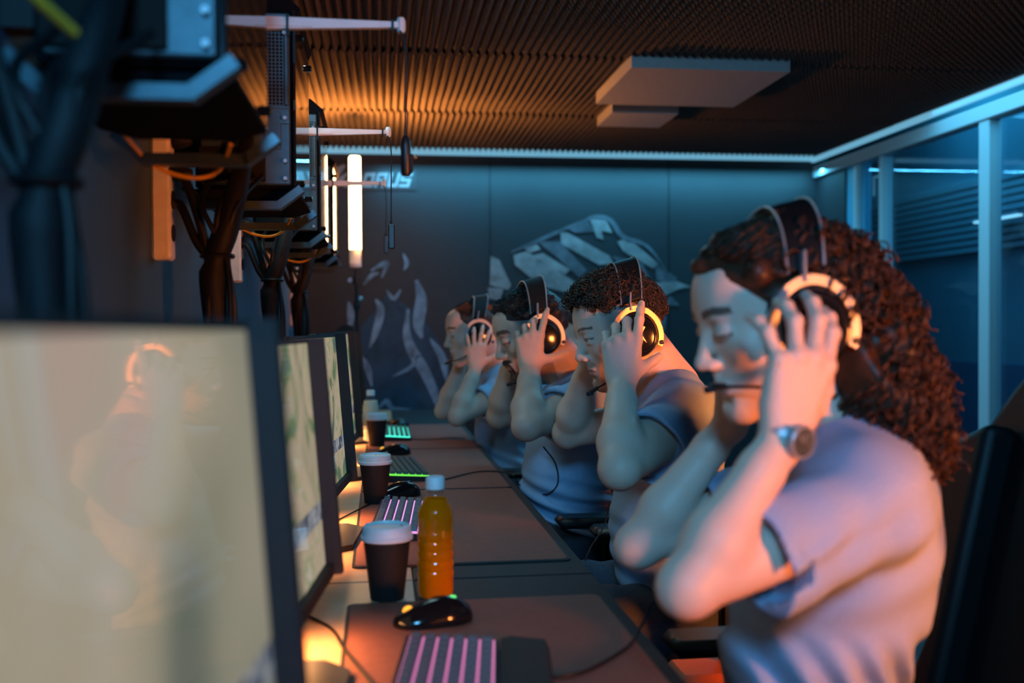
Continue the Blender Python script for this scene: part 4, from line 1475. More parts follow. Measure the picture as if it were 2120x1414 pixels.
def build_person(P, label):
    H = P['head']
    h = P['res']
    name = 'person'
    pel = Vector(P['pelvis'])
    root = empty(name, (pel.x, pel.y, 0), 0, label, 'person', 'players seated along the desks')
    inv = Matrix.Translation((pel.x, pel.y, 0)).inverted()

    def attach(o):
        o.parent = root
        o.matrix_parent_inverse = inv
        return o
    pts = [P['shL'], P['shR'], P['elL'], P['elR'], P['wrL'], P['wrR'], H.O, pel]
    lo = np.min([list(q) for q in pts], 0) - 0.13
    hi = np.max([list(q) for q in pts], 0) + 0.13
    hi[2] = max(hi[2], H.O.z + 0.16)
    f = Field(lo, hi, h)
    torso_sdf(f, P, 0.0)
    neck_sdf(f, H, Vector(P['neck']), P.get('neckr', 0.056), P.get('fem', False))
    head_sdf(f, H, P.get('fem', False), P.get('open_eyes', True))
    m = P.get('arm', 1.0)
    arm_sdf(f, P['shL'], P['elL'], P['wrL'], m)
    arm_sdf(f, P['shR'], P['elR'], P['wrR'], m)
    hs = P.get('hand', 1.0)
    for side, sg_ in (('L', 1), ('R', -1)):
        hd = P['hand' + side]
        hand_sdf(f, P['wr' + side], hd['u'], hd['n'], sg_, hs, hd.get('curls', ((15, 25, 18),) * 4), hd.get('spread', (8, 2, -3, -9)), hd.get('thumb', (45, 15, 10)), tk=P.get('thumbk', 0.9))
    me, V = f.mesh('body', P.get('smooth', 1))
    # skin tints that belong to the skin: lips, brows, stubble, beard
    q = H.local(V)
    x, y, z = q[:, 0], q[:, 1], q[:, 2]
    base = np.array(P.get('skin', SKIN))
    c = np.tile(base, (len(V), 1))
    c *= (1 + 0.06 * noise3(V[:, 0], V[:, 1], V[:, 2], 60, 3))[:, None]

    def mixc(mask, col):
        mm = np.clip(mask, 0, 1)[:, None]
        return c * (1 - mm) + np.array(col) * mm
    sm = lambda a, b, t: np.clip((t - a) / (b - a), 0, 1)
    near = (np.abs(x) < 0.2) & (np.abs(y) < 0.11) & (np.abs(z) < 0.16)
    lips = sm(0, 0.3, 1 - ((y / 0.023) ** 2 + ((z + 0.0585) / 0.0105) ** 2)) * (x > 0.082) * near
    c = mixc(lips * 0.75, (0.42, 0.17, 0.14))
    ay = np.abs(y)
    arc = 0.0395 + 0.005 * np.sin(np.clip((ay - 0.012) / 0.04, 0, 1) * 2.6) - P.get('browlow', 0.0)
    brow = sm(0, 0.4, 1 - (np.abs(z - arc) / (0.0045 * P.get('brow', 1.0))) ** 2) * (ay > 0.012) * (ay < 0.052) * (x > 0.05) * near
    c = mixc(brow * 0.9, P.get('browcol', (0.03, 0.02, 0.016)))
    lash = sm(0, 0.5, 1 - (np.abs(z - (0.0145 if P.get('open_eyes', True) else 0.0095) - 0.0015) / 0.0022) ** 2) * (np.abs(ay - 0.0315) < 0.016) * (x > 0.078) * near
    c = mixc(lash * 0.8, (0.02, 0.015, 0.012))
    bd = P.get('beard', 0)
    if bd:
        chin = sm(0.0, 0.35, 1 - (((z + 0.088) / 0.026) ** 2 + (y / 0.040) ** 2)) * (x > 0.045)
        mous = sm(0.0, 0.4, 1 - (((z + 0.043) / 0.008) ** 2 + (y / 0.030) ** 2)) * (x > 0.075)
        side = sm(-0.045, -0.06, z) * (x > -0.02) * (x < 0.08) * 0.5
        mk_ = np.maximum(np.maximum(chin, mous), side * (1 if bd > 0.6 else 0.35)) * near * (1 - lips)
        c = mixc(mk_ * bd, (0.035, 0.025, 0.022))
    st_ = P.get('stubble_hair', 0)
    if st_:
        mk_ = sm(0.005, 0.03, z) * sm(0.060, 0.035, x) * near * sm(0.04, 0.055, ay)
        mk_ = np.maximum(mk_, sm(0.02, -0.03, x) * sm(-0.055, -0.03, z) * near)
        c = mixc(mk_ * st_, (0.05, 0.035, 0.03))
    vcol(me, c)
    attach(put('body', me, None, MT['skin']))

    # eyes
    for sy in (-1, 1):
        if not P.get('open_eyes', True): break
        m_ = MB()
        m_.lathe([(0.0115 * sin(radians(a)), -0.0115 * cos(radians(a))) for a in range(6, 180, 12)], 20)
        m_.lathe([(0.0001, 0.01175), (0.0052, 0.0105), (0.0058, 0.0098)], 18, mi=1, cap=False)
        o = m_.build('eye', [MT['eye'], MT['iris']], None, True)
        look = P.get('look', (1, 0, -0.15))
        zq = Vector(look).normalized()
        o.matrix_world = Matrix.Identity(4)
        base_m = H.mat() @ Matrix.Translation((0.0800, sy * 0.0315, 0.0155)) @ zq.to_track_quat('Z', 'Y').to_matrix().to_4x4()
        o.data.transform(base_m)
        attach(o)

    # T-shirt
    shL, shR, mid, ax = torso_pts(P)
    f2 = Field(lo - 0.02, hi + 0.02, P.get('shres', h * 1.25))
    inf = 0.012
    Rm, be = torso_sdf(f2, P, inf)
    arm_dirs = []
    sl_ = P.get('sleeve', 0.62)
    for S, Eb in ((Vector(P['shL']), Vector(P['elL'])), (Vector(P['shR']), Vector(P['elR']))):
        d = (Eb - S).normalized(); L = (Eb - S).length * sl_
        drop = V3(0.003, 0, -0.007)
        a = S; b = S + d * L + drop * 0.8
        g0 = f2
        # sleeve as its own region, flat cut at the hem
        R = (0.061 * m) + 0.006; Rb = 0.062 * m + 0.013
        r = g0.sub(np.minimum(a, b) - 0.10, np.maximum(a, b) + 0.10, 0.02)
        sl, X, Y, Z = r
        ab = np.array(b - a); px, py, pz = X - a[0], Y - a[1], Z - a[2]
        t = np.clip((px * ab[0] + py * ab[1] + pz * ab[2]) / (ab @ ab), 0, 1.3)
        dq = np.sqrt((px - t * ab[0]) ** 2 + (py - t * ab[1]) ** 2 + (pz - t * ab[2]) ** 2)
        tt = np.clip(t, 0, 1)
        ang = np.arctan2(pz - t * ab[2], px - t * ab[0])
        ripple = 0.0030 * np.sin(ang * 4 + 1.3 + tt * 3.0) * tt + 0.0022 * np.sin(tt * 16 + ang * 2) * (1 - tt * 0.6)
        ds = dq - (R + tt * (Rb - R)) + ripple
        pl_ = (px * d.x + py * d.y + pz * d.z) - (ab @ np.array(d))
        ds = np.maximum(ds, pl_)
        gg = g0.g[sl]; kk = 0.045
        hh = np.maximum(kk - np.abs(gg - ds), 0) / kk
        hh = hh * (1 - tt * 0.8)
        res = np.minimum(gg, ds) - hh * hh * kk * 0.25
        # hollow hem
        inner = dq - (Rb - 0.009)
        hol = np.maximum(inner, -(t - 0.85) * float(np.linalg.norm(ab)))
        hol = np.maximum(hol, pl_ - 0.004)
        hol = np.where((t > 0.6), hol, 1.0)
        res = np.maximum(res, -hol * (t > 0.6) - (t <= 0.6) * 1.0)
        g0.g[sl] = res.astype(np.float32)
    # neck opening
    nb = Vector(P['neck'])
    nd = (Vector(H.w(-0.03, 0, -0.035)) - nb).normalized()
    f2.cone(nb + nd * 0.004 + V3(-0.010, 0, 0), nb + nd * 0.16, P.get('collar', 0.066), 0.085, 0.006, 'sub')
    # folds: gathers radiating from the armpits and soft drape
    arL = Vector(P['shL']) + V3(-0.015, 0.02, -0.075); arR = Vector(P['shR']) + V3(-0.015, -0.02, -0.075)
    fold = P.get('fold', 1.0)

    def folds(X, Y, Z, g):
        d = 0
        for A in (arL, arR):
            dx, dz, dy = X - A.x, Z - A.z, Y - A.y
            rr = np.sqrt(dx * dx + dz * dz + dy * dy) + 1e-4
            an = np.arctan2(dz, dx)
            d = d + 0.0036 * fold * np.sin((dz * 0.95 - dx * 0.30 + 0.9 * rr * rr) * 82 + 3.6 * noise3(X, Y, Z, 11, 4)) * np.exp(-((rr - 0.05) / 0.13) ** 2)
        wv = noise3(X, Y, Z, 14, 8)
        d = d + 0.0040 * P.get('hfold', 0.4) * np.sin((Z * 1.0 + X * 0.35) * 150 + 5 * wv) * np.clip((P['shL'][2] - 0.20 - Z) / 0.08, 0, 1)
        d = d + 0.0035 * P.get('vfold', 0.4) * np.sin((X * 0.9 + Z * 0.28) * 120 + 4 * wv) * np.clip((P['shL'][2] - 0.16 - Z) / 0.06, 0, 1)
        d = d + 0.003 * noise3(X, Y, Z, 38, 6)
        return g + np.where(np.abs(g) < 0.03, d, 0)
    f2.custom(f2.lo, f2.lo + f2.h * f2.n, folds)
    # hem
    hemz = P.get('hem', pel.z - 0.06)
    f2.custom(f2.lo, f2.lo + f2.h * f2.n, lambda X, Y, Z, g: np.maximum(g, (hemz + 0.25 * (X - pel.x) * P.get('hemtilt', 0.0)) - Z))
    me, V = f2.mesh('t_shirt', 1)
    attach(put('t_shirt', me, None, P.get('shirtmat', MT['shirt'])))
    # collar ribbing
    ring = []
    ex = nd.orthogonal().normalized(); ey = nd.cross(ex)
    rc = P.get('collar', 0.068) + 0.004
    cpos = nb + nd * 0.016 + V3(-0.006, 0, 0)

    # trousers
    fx = P.get('knee', 0.40)
    pn = np.array([pel.x - fx - 0.12, pel.y - 0.32, 0.02]); px_ = np.array([pel.x + 0.2, pel.y + 0.32, pel.z + 0.2])
    f3 = Field(pn, px_, 0.0075)
    f3.ell(pel + V3(0, 0, -0.01), [0.135, 0.185, 0.125], None, 0.04)
    for sy in (-1, 1):
        hip = pel + V3(-0.02, sy * 0.095, -0.03)
        kn = V3(pel.x - fx, pel.y + sy * 0.14, pel.z + 0.005)
        an = V3(pel.x - fx + 0.05, pel.y + sy * 0.15, 0.09)
        f3.cone(hip, kn, 0.092, 0.066, 0.03)
        f3.cone(kn, an, 0.064, 0.046, 0.02)
    f3.custom(f3.lo, f3.lo + f3.h * f3.n, lambda X, Y, Z, g: g + np.where(np.abs(g) < 0.03, 0.0025 * np.sin((X + 0.4 * Z) * 90 + 3 * noise3(X, Y, Z, 12, 5)), 0))
    me, V = f3.mesh('trousers', 1)
    attach(put('trousers', me, None, MT['denim']))
    for sy in (-1, 1):
        an = V3(pel.x - fx + 0.04, pel.y + sy * 0.15, 0.0)
        f4 = Field(an + V3(-0.24, -0.07, -0.005), an + V3(0.09, 0.07, 0.14), 0.006)
        f4.cone(an + V3(0.0, 0, 0.085), an + V3(0.0, 0, 0.05), 0.046, 0.046, 0.02)
        f4.cone(an + V3(0.02, 0, 0.042), an + V3(-0.15, 0, 0.034), 0.040, 0.036, 0.03)
        f4.custom(f4.lo, f4.lo + 1, lambda X, Y, Z, g: np.maximum(g, 0.003 - Z))
        me, V = f4.mesh('shoe', 1)
        attach(put('shoe', me, None, MT['shoe']))
    return root, attach


# ---------------------------------------------------------------- hair
def on_scalp(H, th, ph, off=0.0):
    """th: angle from the crown towards the face (deg, negative = back), ph: sideways angle"""
    a, b = radians(th), radians(ph)
    # direction in local space
    d = Vector((sin(a) * cos(b), sin(b), cos(a) * cos(b)))
    c = Vector((-0.008, 0, 0.045)); r = (0.099 + off, 0.074 + off, 0.082 + off)
    k = 1 / sqrt((d.x / r[0]) ** 2 + (d.y / r[1]) ** 2 + (d.z / r[2]) ** 2)
    p = c + d * k
    n = Vector((p.x - c.x) and ((p.x - c.x) / r[0] ** 2, (p.y - c.y) / r[1] ** 2, (p.z - c.z) / r[2] ** 2)).normalized()
    return p, n


def hair_cap(H, thick, res, cut, name='hair', lump=0.0, lumps=60, extra=None, seed=3):
    lo = np.min([list(H.w(a, b, c)) for a in (-0.16, 0.14) for b in (-0.12, 0.12) for c in (-0.16, 0.18)], 0)
    hi = np.max([list(H.w(a, b, c)) for a in (-0.16, 0.14) for b in (-0.12, 0.12) for c in (-0.16, 0.18)], 0)
    if extra is not None and 'lo' in extra:
        lo = np.minimum(lo, extra['lo']); hi = np.maximum(hi, extra['hi'])
    f = Field(lo, hi, res)
    k = H.sc
    f.ell(H.w(-0.008, 0, 0.045), [(0.099 + thick) * k, (0.074 + thick * 0.8) * k, (0.082 + thick) * k], H.R, 0.01)
    if lump:
        r = random.Random(seed)
        for _ in range(lumps):
            th = r.uniform(-120, 62); ph = r.uniform(-70, 70)
            p, n = on_scalp(H, th, ph, thick)
            f.ell(H.w(*p), [lump * k * r.uniform(0.7, 1.2)] * 3, None, 0.008)

    def cutter(X, Y, Z, g):
        o = np.array(H.O)
        x = ((X - o[0]) * H.R[0, 0] + (Y - o[1]) * H.R[0, 1] + (Z - o[2]) * H.R[0, 2]) / k
        y = ((X - o[0]) * H.R[1, 0] + (Y - o[1]) * H.R[1, 1] + (Z - o[2]) * H.R[1, 2]) / k
        z = ((X - o[0]) * H.R[2, 0] + (Y - o[1]) * H.R[2, 1] + (Z - o[2]) * H.R[2, 2]) / k
        return np.maximum(g, -cut(x, y, z) * k)
    f.custom(f.lo, f.lo + f.h * f.n, cutter)
    if extra is not None and 'fn' in extra:
        extra['fn'](f)
    return f


def strands(m, n, gen, r, seg=3):
    for _ in range(n):
        pts, rr = gen()
        m.tube(pts, [r * q for q in rr] if isinstance(rr, list) else r * rr, seg)


def curl_pts(p, n, t, L, R, turns, N, rnd):
    """a curled lock starting at p, heading along t/n, spiralling with radius R"""
    d = (n * rnd.uniform(0.5, 1.0) + t).normalized()
    e1 = d.orthogonal().normalized(); e2 = d.cross(e1)
    ph = rnd.uniform(0, 6.28)
    out = []
    for i in range(N):
        s_ = i / (N - 1)
        a = ph + turns * 2 * pi * s_
        q = p + d * (L * s_) + (e1 * cos(a) + e2 * sin(a)) * R * min(1, 0.3 + s_ * 2) - e1 * cos(ph) * R * 0.3
        out.append(q)
    return out


# ---------------------------------------------------------------- headsets
def make_headset(H, label, boom, ring='silver', mark=False, rz=0.124):
    t = empty('headset', (0, 0, 0), 0, label, 'headset', 'gaming headsets worn by the players')
    t.matrix_world = H.mat()
    for sy in (-1, 1):
        c = empty('ear_cup', (-0.004, sy * 0.084, 0.0))
        c.parent = t
        ov = lambda a, zz: 1.0 + 0.10 * (sin(a) ** 2)
        def yl(prof, mt_, nm, sg=sy, par=c):
            o = MB().lathe([(r, z * sg) for r, z in prof], 40, axis='y', wob=ov).build(nm, mt_, par, True)
            return o
        yl([(0.024, -0.010), (0.042, -0.010), (0.046, -0.004), (0.046, 0.006), (0.043, 0.012)], MT['leather'], 'ear_cushion')
        yl([(0.043, 0.010), (0.045, 0.014), (0.044, 0.026), (0.040, 0.032), (0.030, 0.035), (0.001, 0.036)], MT['gloss'], 'outer_shell')
        yl([(0.0315, 0.0345), (0.0335, 0.0368), (0.0355, 0.0345)], MT['black'], 'rim_line')
        # metal fork around the cup
        q = MB(); vs = []; na = 0
        for a in range(-38, 219, 8):
            ra = radians(a)
            for rr, yy in ((0.0475, 0.016), (0.0585, 0.016), (0.0585, 0.022), (0.0475, 0.022)):
                vs.append((rr * cos(ra), sy * yy, rr * 1.10 * sin(ra)))
            na += 1
        fs = [(i * 4 + k, i * 4 + (k + 1) % 4, i * 4 + 4 + (k + 1) % 4, i * 4 + 4 + k) for i in range(na - 1) for k in range(4)]
        fs += [(0, 1, 2, 3), tuple((na - 1) * 4 + k for k in (3, 2, 1, 0))]
        q.add(vs, fs)
        q.build('fork', MT['gold'] if ring == 'gold' else MT['silver'], c, True)
        MB().tube([(0, sy * 0.020, 0.056), (-0.003, sy * 0.018, 0.072), (-0.012, sy * 0.010, 0.092)], 0.0075, 6, flat=0.4).build('slider', MT['silver'], c, True)
        for sx in (-1, 1):
            MB().lathe([(0.0055, -0.005), (0.0065, 0), (0.0055, 0.005)], 12, (sx * 0.047, sy * 0.018, -0.030), axis='x').build('hinge', MT['black'], c, True)
        if mark:
            q = MB()
            for pl_ in ([(-0.016, 0.014), (-0.011, 0.017), (0.002, 0.002), (0.018, -0.014), (0.012, -0.012), (-0.002, -0.001)],
                        [(0.006, 0.020), (0.011, 0.018), (0.003, 0.000), (-0.010, -0.020), (-0.006, -0.006), (0.000, 0.002)]):
                yy = sy * 0.0372
                q.prism([(a, b) for a, b in pl_], 'y', yy, yy - sy * 0.002)
            q.build('emblem', MT['gold'], c)
    # headband: outer strap with a thin metal edge
    N = 29
    def arc(i, ry, rz, z0=0.02):
        a = pi * i / (N - 1)
        return Vector((0.0, ry * cos(a), z0 + rz * sin(a)))
    m = MB()
    vs = []
    for i in range(N):
        a = pi * (0.12 + 0.76 * i / (N - 1))
        wd = 0.022 + 0.005 * sin(a)
        lean = -0.048 * sin(a) ** 1.3
        for rr, sx in ((0.0, -1), (0.0, 1), (0.013, 1), (0.013, -1)):
            vs.append(Vector((sx * wd + lean, (0.092 + rr) * cos(a), 0.022 + (rz + rr) * sin(a))))
    fs = []
    for i in range(N - 1):
        for k in range(4):
            fs.append((i * 4 + k, i * 4 + (k + 1) % 4, (i + 1) * 4 + (k + 1) % 4, (i + 1) * 4 + k))
    fs += [(0, 1, 2, 3), tuple((N - 1) * 4 + k for k in (3, 2, 1, 0))]
    m.add(vs, fs)
    hb = m.build('headband', MT['leather'], t, True)
    md = hb.modifiers.new('bev', 'BEVEL'); md.width = 0.003; md.segments = 2
    for sx in (-1, 1):
        pts = []
        for i in range(N):
            a = pi * (0.115 + 0.77 * i / (N - 1))
            lean = -0.048 * sin(a) ** 1.3
            pts.append((sx * (0.0225 + 0.005 * sin(a)) + lean, 0.1055 * cos(a), 0.022 + (rz + 0.0135) * sin(a)))
        MB().tube(pts, 0.0016, 6).build('band_edge', MT['silver'], t, True)
    if boom:
        bp = spline(boom, 8)
        b = MB().tube(bp, [0.0022] * len(bp), 8).build('microphone_boom', MT['rubber'], t, True)
        e0, e1 = Vector(boom[-2]), Vector(boom[-1])
        d = (e1 - e0).normalized()
        q = MB().tube([e1 - d * 0.022, e1 - d * 0.020, e1 - d * 0.002, e1], [0.0030, 0.0050, 0.0050, 0.0035], 12)
        q.build('microphone', MT['black'], t, True)
        MB().lathe([(0.0075, -0.004), (0.0082, 0), (0.0075, 0.004)], 14, tuple(e1 + d * 0.001 + Vector((0, 0, -0.003)))).build('foam_tip', MT['matte'], t, True)
    return t


# ---------------------------------------------------------------- the four players in the row
def person_spec(**k): return k


# --- first (nearest) player, long curly hair
H1 = Head(PY(1606, 678, 1.30), 2, 14, 1.03)
P1 = person_spec(head=H1, fem=True, open_eyes=False, res=0.0028, shres=0.0036, neckr=0.047, arm=0.86, hand=1.0, collar=0.066,
                 neck=PY(1712, 905, 1.30), shL=PY(1800, 1045, 1.135), shR=PY(1765, 960, 1.46),
                 elL=PY(1428, 1212, 1.06), elR=PY(1322, 1128, 1.47), wrL=PY(1622, 900, 1.10), wrR=PY(1520, 862, 1.44),
                 chest=PY(1760, 1130, 1.30), belly=PY(1680, 1330, 1.30), pelvis=V3(0.600, 1.30, 0.575), fat=0.98, sleeve=0.66,
                 handL=dict(u=(0.30, 0.10, 1.0), n=(0.25, -1, 0.05), curls=((14, 24, 18), (14, 26, 18), (18, 30, 20), (22, 28, 18)), spread=(9, 3, -6, -26), thumb=(50, 20, 10)),
                 handR=dict(u=(0.25, 0.0, 1.0), n=(0.10, 1, 0.05), thumb=(50, 20, 10)), skin=(0.66, 0.47, 0.38), fold=1.0, vfold=2.4, hfold=0.1,
                 brow=1.3, hemtilt=0)
# --- second player, short curls, in focus
H2 = Head(PY(1288, 694, 2.20), 3, 16, 0.99)
P2 = person_spec(head=H2, res=0.0024, shres=0.0034, neckr=0.053, arm=1.04, hand=1.0, beard=0.45, stubble_hair=0.75,
                 neck=PY(1382, 800, 2.20), shL=PY(1418, 868, 2.02), shR=PY(1408, 850, 2.38),
                 elL=PY(1284, 968, 1.83), elR=PY(1178, 895, 2.53), wrL=PY(1287, 794, 1.99), wrR=PY(1222, 752, 2.38),
                 chest=PY(1390, 960, 2.20), belly=PY(1370, 1090, 2.20), pelvis=V3(0.665, 2.20, 0.575), fat=0.98, sleeve=0.60,
                 handL=dict(u=(0.06, 0.22, 1.0), n=(-0.25, -1, 0.15), curls=((8, 16, 10), (34, 55, 30), (40, 62, 35), (40, 60, 35)), spread=(7, 1, -3, -7), thumb=(58, 4, 4)),
                 handR=dict(u=(0.20, -0.15, 1.0), n=(-0.1, 1, 0.05)), skin=(0.66, 0.46, 0.36), fold=1.7, vfold=0.8, hfold=0.8, brow=0.75, browlow=0.002, browcol=(0.09, 0.06, 0.045),
                 look=(1, 0.05, -0.22), shirtmat=MT['shirt2'], thumbk=0.75)
# --- third player, short black hair and goatee
H3 = Head(PY(1102, 698, 2.95), 8, 18, 1.06)
P3 = person_spec(head=H3, res=0.0034, shres=0.0045, neckr=0.056, arm=1.06, hand=0.98, beard=0.95, stubble_hair=0.85, open_eyes=False,
                 neck=PY(1192, 790, 2.95), shL=PY(1208, 838, 2.77), shR=PY(1200, 830, 3.13),
                 elL=PY(1092, 880, 2.60), elR=PY(1035, 860, 3.22), wrL=PY(1097, 762, 2.75), wrR=PY(1062, 740, 3.10),
                 chest=PY(1185, 905, 2.95), belly=PY(1170, 1000, 2.95), pelvis=V3(0.600, 2.95, 0.585), fat=1.12, sleeve=0.50,
                 handL=dict(u=(0.04, 0.22, 1.0), n=(-0.30, -1, 0.1), curls=((6, 16, 8), (28, 40, 30), (36, 55, 30), (38, 55, 30)), spread=(12, -2, -10, -18), thumb=(78, 8, 5)),
                 handR=dict(u=(0.20, -0.15, 1.0), n=(-0.1, 1, 0.05)), skin=(0.50, 0.34, 0.27), fold=1.0, vfold=0.3, hfold=2.4, shirtmat=MT['shirt2'], brow=1.5)
# --- fourth player, hair tied back
H4 = Head(PY(980, 695, 3.85), 6, 8, 1.00)
P4 = person_spec(head=H4, fem=True, open_eyes=False, res=0.0044, shres=0.0055, neckr=0.047, arm=0.86, hand=0.86,
                 neck=PY(1040, 775, 3.85), shL=PY(1052, 808, 3.69), shR=PY(1045, 805, 4.01),
                 elL=PY(948, 862, 3.60), elR=PY(918, 850, 4.04), wrL=PY(984, 762, 3.66), wrR=PY(962, 735, 4.00),
                 chest=PY(1042, 850, 3.85), belly=PY(1045, 920, 3.85), pelvis=V3(0.530, 3.85, 0.585), fat=0.9, sleeve=0.52,
                 handL=dict(u=(0.10, 0.18, 1.0), n=(-0.2, -1, 0.1), curls=((6, 12, 10),) * 4, spread=(14, 5, -6, -16), thumb=(60, 10, 5)),
                 handR=dict(u=(0.25, -0.05, 1.0), n=(-0.1, 1, 0.05)), skin=(0.60, 0.42, 0.34), fold=0.8, vfold=0.3, hfold=0.8, shirtmat=MT['shirt2'])

PEOPLE = [(P1, 'person nearest the camera with long curly auburn hair and a round wristwatch'),
          (P2, 'person with short curly brown hair, second from the camera, leaning towards the monitor'),
          (P3, 'person with short black hair and dark goatee, third from the camera'),
          (P4, 'person with hair tied back, farthest of the four holding headsets')]
ATT = []
import time as _t
for P, lab in PEOPLE:
    t0 = _t.time()
    ATT.append(build_person(P, lab))
    print('person', round(_t.time() - t0, 1), 's')

# ---------------- hair of the second player: tight curls on top, short sides
rnd = random.Random(5)
def cut2(x, y, z):
    return np.minimum(z - (0.070 - 0.25 * np.clip(-x, 0, 1) * 0 - 0.0), 1) - 0.0 * x + np.where(x < -0.02, (-0.02 - x) * 0.9, 0) - np.where(x > 0.06, (x - 0.06) * 0.1, 0)


def tuft(f):
    r = random.Random(4)
    for _ in range(60):
        p, n = on_scalp(H2, r.uniform(-25, 52), r.uniform(-45, 45), 0.010)
        f.ell(H2.w(*p), [r.uniform(0.008, 0.013)] * 3, None, 0.006)


f = hair_cap(H2, 0.006, 0.004, lambda x, y, z: z - (0.074 + np.clip(x - 0.03, 0, 0.1) * 0.25 - np.clip(-0.02 - x, 0, 0.1) * 0.9), extra={'fn': tuft})
me, V = f.mesh('hair', 1)
cap = put('hair', me, None, MT['hair_curly'])
ATT[1][1](cap)
m = MB()
for _ in range(3400):
    th = rnd.uniform(-100, 60); ph = rnd.uniform(-58, 58)
    p, n = on_scalp(H2, th, ph, 0.013 if th > -30 else 0.005)
    if p.z < 0.066 - max(0, -0.02 - p.x) * 0.9: continue
    t_ = Vector((rnd.uniform(-0.4, 0.9), rnd.uniform(-1, 1) * 0.8, rnd.uniform(-1.0, 0.4)))
    front = max(0, (th - 32) / 28)
    if front > 0: t_.z = rnd.uniform(-0.35, 0.5)
    pts = curl_pts(p, n, t_ * (0.6 + front), (rnd.uniform(0.012, 0.028) if th > -40 else rnd.uniform(0.005, 0.010)) + 0.012 * front, rnd.uniform(0.0045, 0.0095), rnd.uniform(0.9, 2.0), 13, rnd)
    m.tube([H2.w(*q) for q in pts], rnd.uniform(0.0009, 0.0017), 3)
o = m.build('hair_curls', MT['hair_curly'], None, False)
o.data.shade_smooth()
ATT[1][1](o)

# ---------------- third player: short straight black hair, combed forward
f = hair_cap(H3, 0.011, 0.0045, lambda x, y, z: z - np.where(x > 0.0, 0.052 + 0.25 * np.clip(x, 0, 1), 0.052 - 0.9 * np.clip(-x, 0, 0.08)), lump=0.006, lumps=60)
me, V = f.mesh('hair', 1)
ATT[2][1](put('hair', me, None, MT['hair_black']))
m = MB()
for _ in range(1500):
    th = rnd.uniform(-110, 58); ph = rnd.uniform(-62, 62)
    p, n = on_scalp(H3, th, ph, 0.008)
    if p.z < 0.05: continue
    d = (n * 0.5 + Vector((0.8, rnd.uniform(-.3, .3), 0.0))).normalized()
    L = rnd.uniform(0.012, 0.022)
    m.tube([H3.w(*p), H3.w(*(p + d * L * 0.5 + n * 0.002)), H3.w(*(p + d * L))], 0.0010, 3)
o = m.build('hair_locks', MT['hair_black'], None, False); ATT[2][1](o)
f = Field(np.array(H3.w(0.075, 0, -0.09)) - 0.05, np.array(H3.w(0.075, 0, -0.09)) + 0.05, 0.0028)
f.ell(H3.w(0.082, 0, -0.092), [0.016, 0.021, 0.017], H3.R, 0.008)
f.cone(H3.w(0.098, -0.021, -0.050), H3.w(0.101, 0, -0.042), 0.0040, 0.0050, 0.004)
f.cone(H3.w(0.098, 0.021, -0.050), H3.w(0.101, 0, -0.042), 0.0040, 0.0050, 0.004)
f.cone(H3.w(0.094, 0.024, -0.052), H3.w(0.082, 0.022, -0.085), 0.0035, 0.0045, 0.004)
f.cone(H3.w(0.094, -0.024, -0.052), H3.w(0.082, -0.022, -0.085), 0.0035, 0.0045, 0.004)
me, V = f.mesh('goatee', 1)
ATT[2][1](put('goatee', me, None, MT['hair_black']))

# ---------------- fourth player: hair pulled back to a low bun
def bun(f):
    f.ell(H4.w(-0.115, 0, -0.010), [0.035, 0.034, 0.034], H4.R, 0.02)
    f.cone(H4.w(-0.09, 0, 0.02), H4.w(-0.115, 0, -0.01), 0.035, 0.03, 0.02)


f = hair_cap(H4, 0.007, 0.005, lambda x, y, z: z - np.where(x > 0, 0.030 + 0.85 * np.clip(x - 0.01, 0, 1), 0.030 - 0.9 * np.clip(-x, 0, 0.09)), extra={'fn': bun, 'lo': np.array(H4.w(-0.17, 0, 0)) - 0.05, 'hi': np.array(H4.w(-0.17, 0, 0)) + 0.05})
me, V = f.mesh('hair', 1)
ATT[3][1](put('hair', me, None, MT['hair_brown']))
m = MB()
for _ in range(350):
    ph = rnd.uniform(-60, 60); th = rnd.uniform(25, 50)
    pts = []
    for i in range(7):
        p, n = on_scalp(H4, th - i * 22, ph * (1 - i * 0.1), 0.008 + rnd.uniform(0, 0.003))
        pts.append(H4.w(*p))
    m.tube(pts, 0.0009, 3)
o = m.build('hair_locks', MT['hair_brown'], None, False); ATT[3][1](o)

# ---------------- first player: long loose curls down the back
def big(f):
    k = H1.sc
    wn = lambda px, py, Y: PY(px, py, Y)
    f.cone(wn(1700, 570, 1.31), wn(1762, 650, 1.31), 0.066, 0.066, 0.03)
    f.cone(wn(1762, 650, 1.32), wn(1822, 800, 1.32), 0.068, 0.064, 0.03)
    f.cone(wn(1815, 720, 1.24), wn(1850, 850, 1.22), 0.045, 0.042, 0.03)
    f.cone(wn(1835, 800, 1.32), wn(1880, 880, 1.30), 0.066, 0.040, 0.03)
    f.cone(wn(1780, 760, 1.26), wn(1800, 830, 1.24), 0.050, 0.036, 0.03)
    f.cone(wn(1875, 870, 1.24), wn(1912, 925, 1.24), 0.030, 0.014, 0.02)
    r = random.Random(9)
    for _ in range(150):
        s_ = r.random()
        c0 = PY(1735 + 125 * s_ + r.uniform(-75, 75) * 0.8, 560 + 330 * s_ + r.uniform(-30, 30), 1.30 + r.uniform(-0.085, 0.09))
        f.ell(c0, [r.uniform(0.012, 0.024)] * 3, None, 0.010)
    f.custom(f.lo, f.lo + f.h * f.n, lambda X, Y, Z, g: g + np.where(np.abs(g) < 0.03, 0.009 * np.sin((X * 0.6 + Z * 0.5 + Y * 0.4) * 170 + 5 * noise3(X, Y, Z, 30, 2)) * np.clip((H1.O.z + 0.04 - Z) / 0.08, 0.15, 1) + 0.004 * noise3(X, Y, Z, 120, 7), 0))


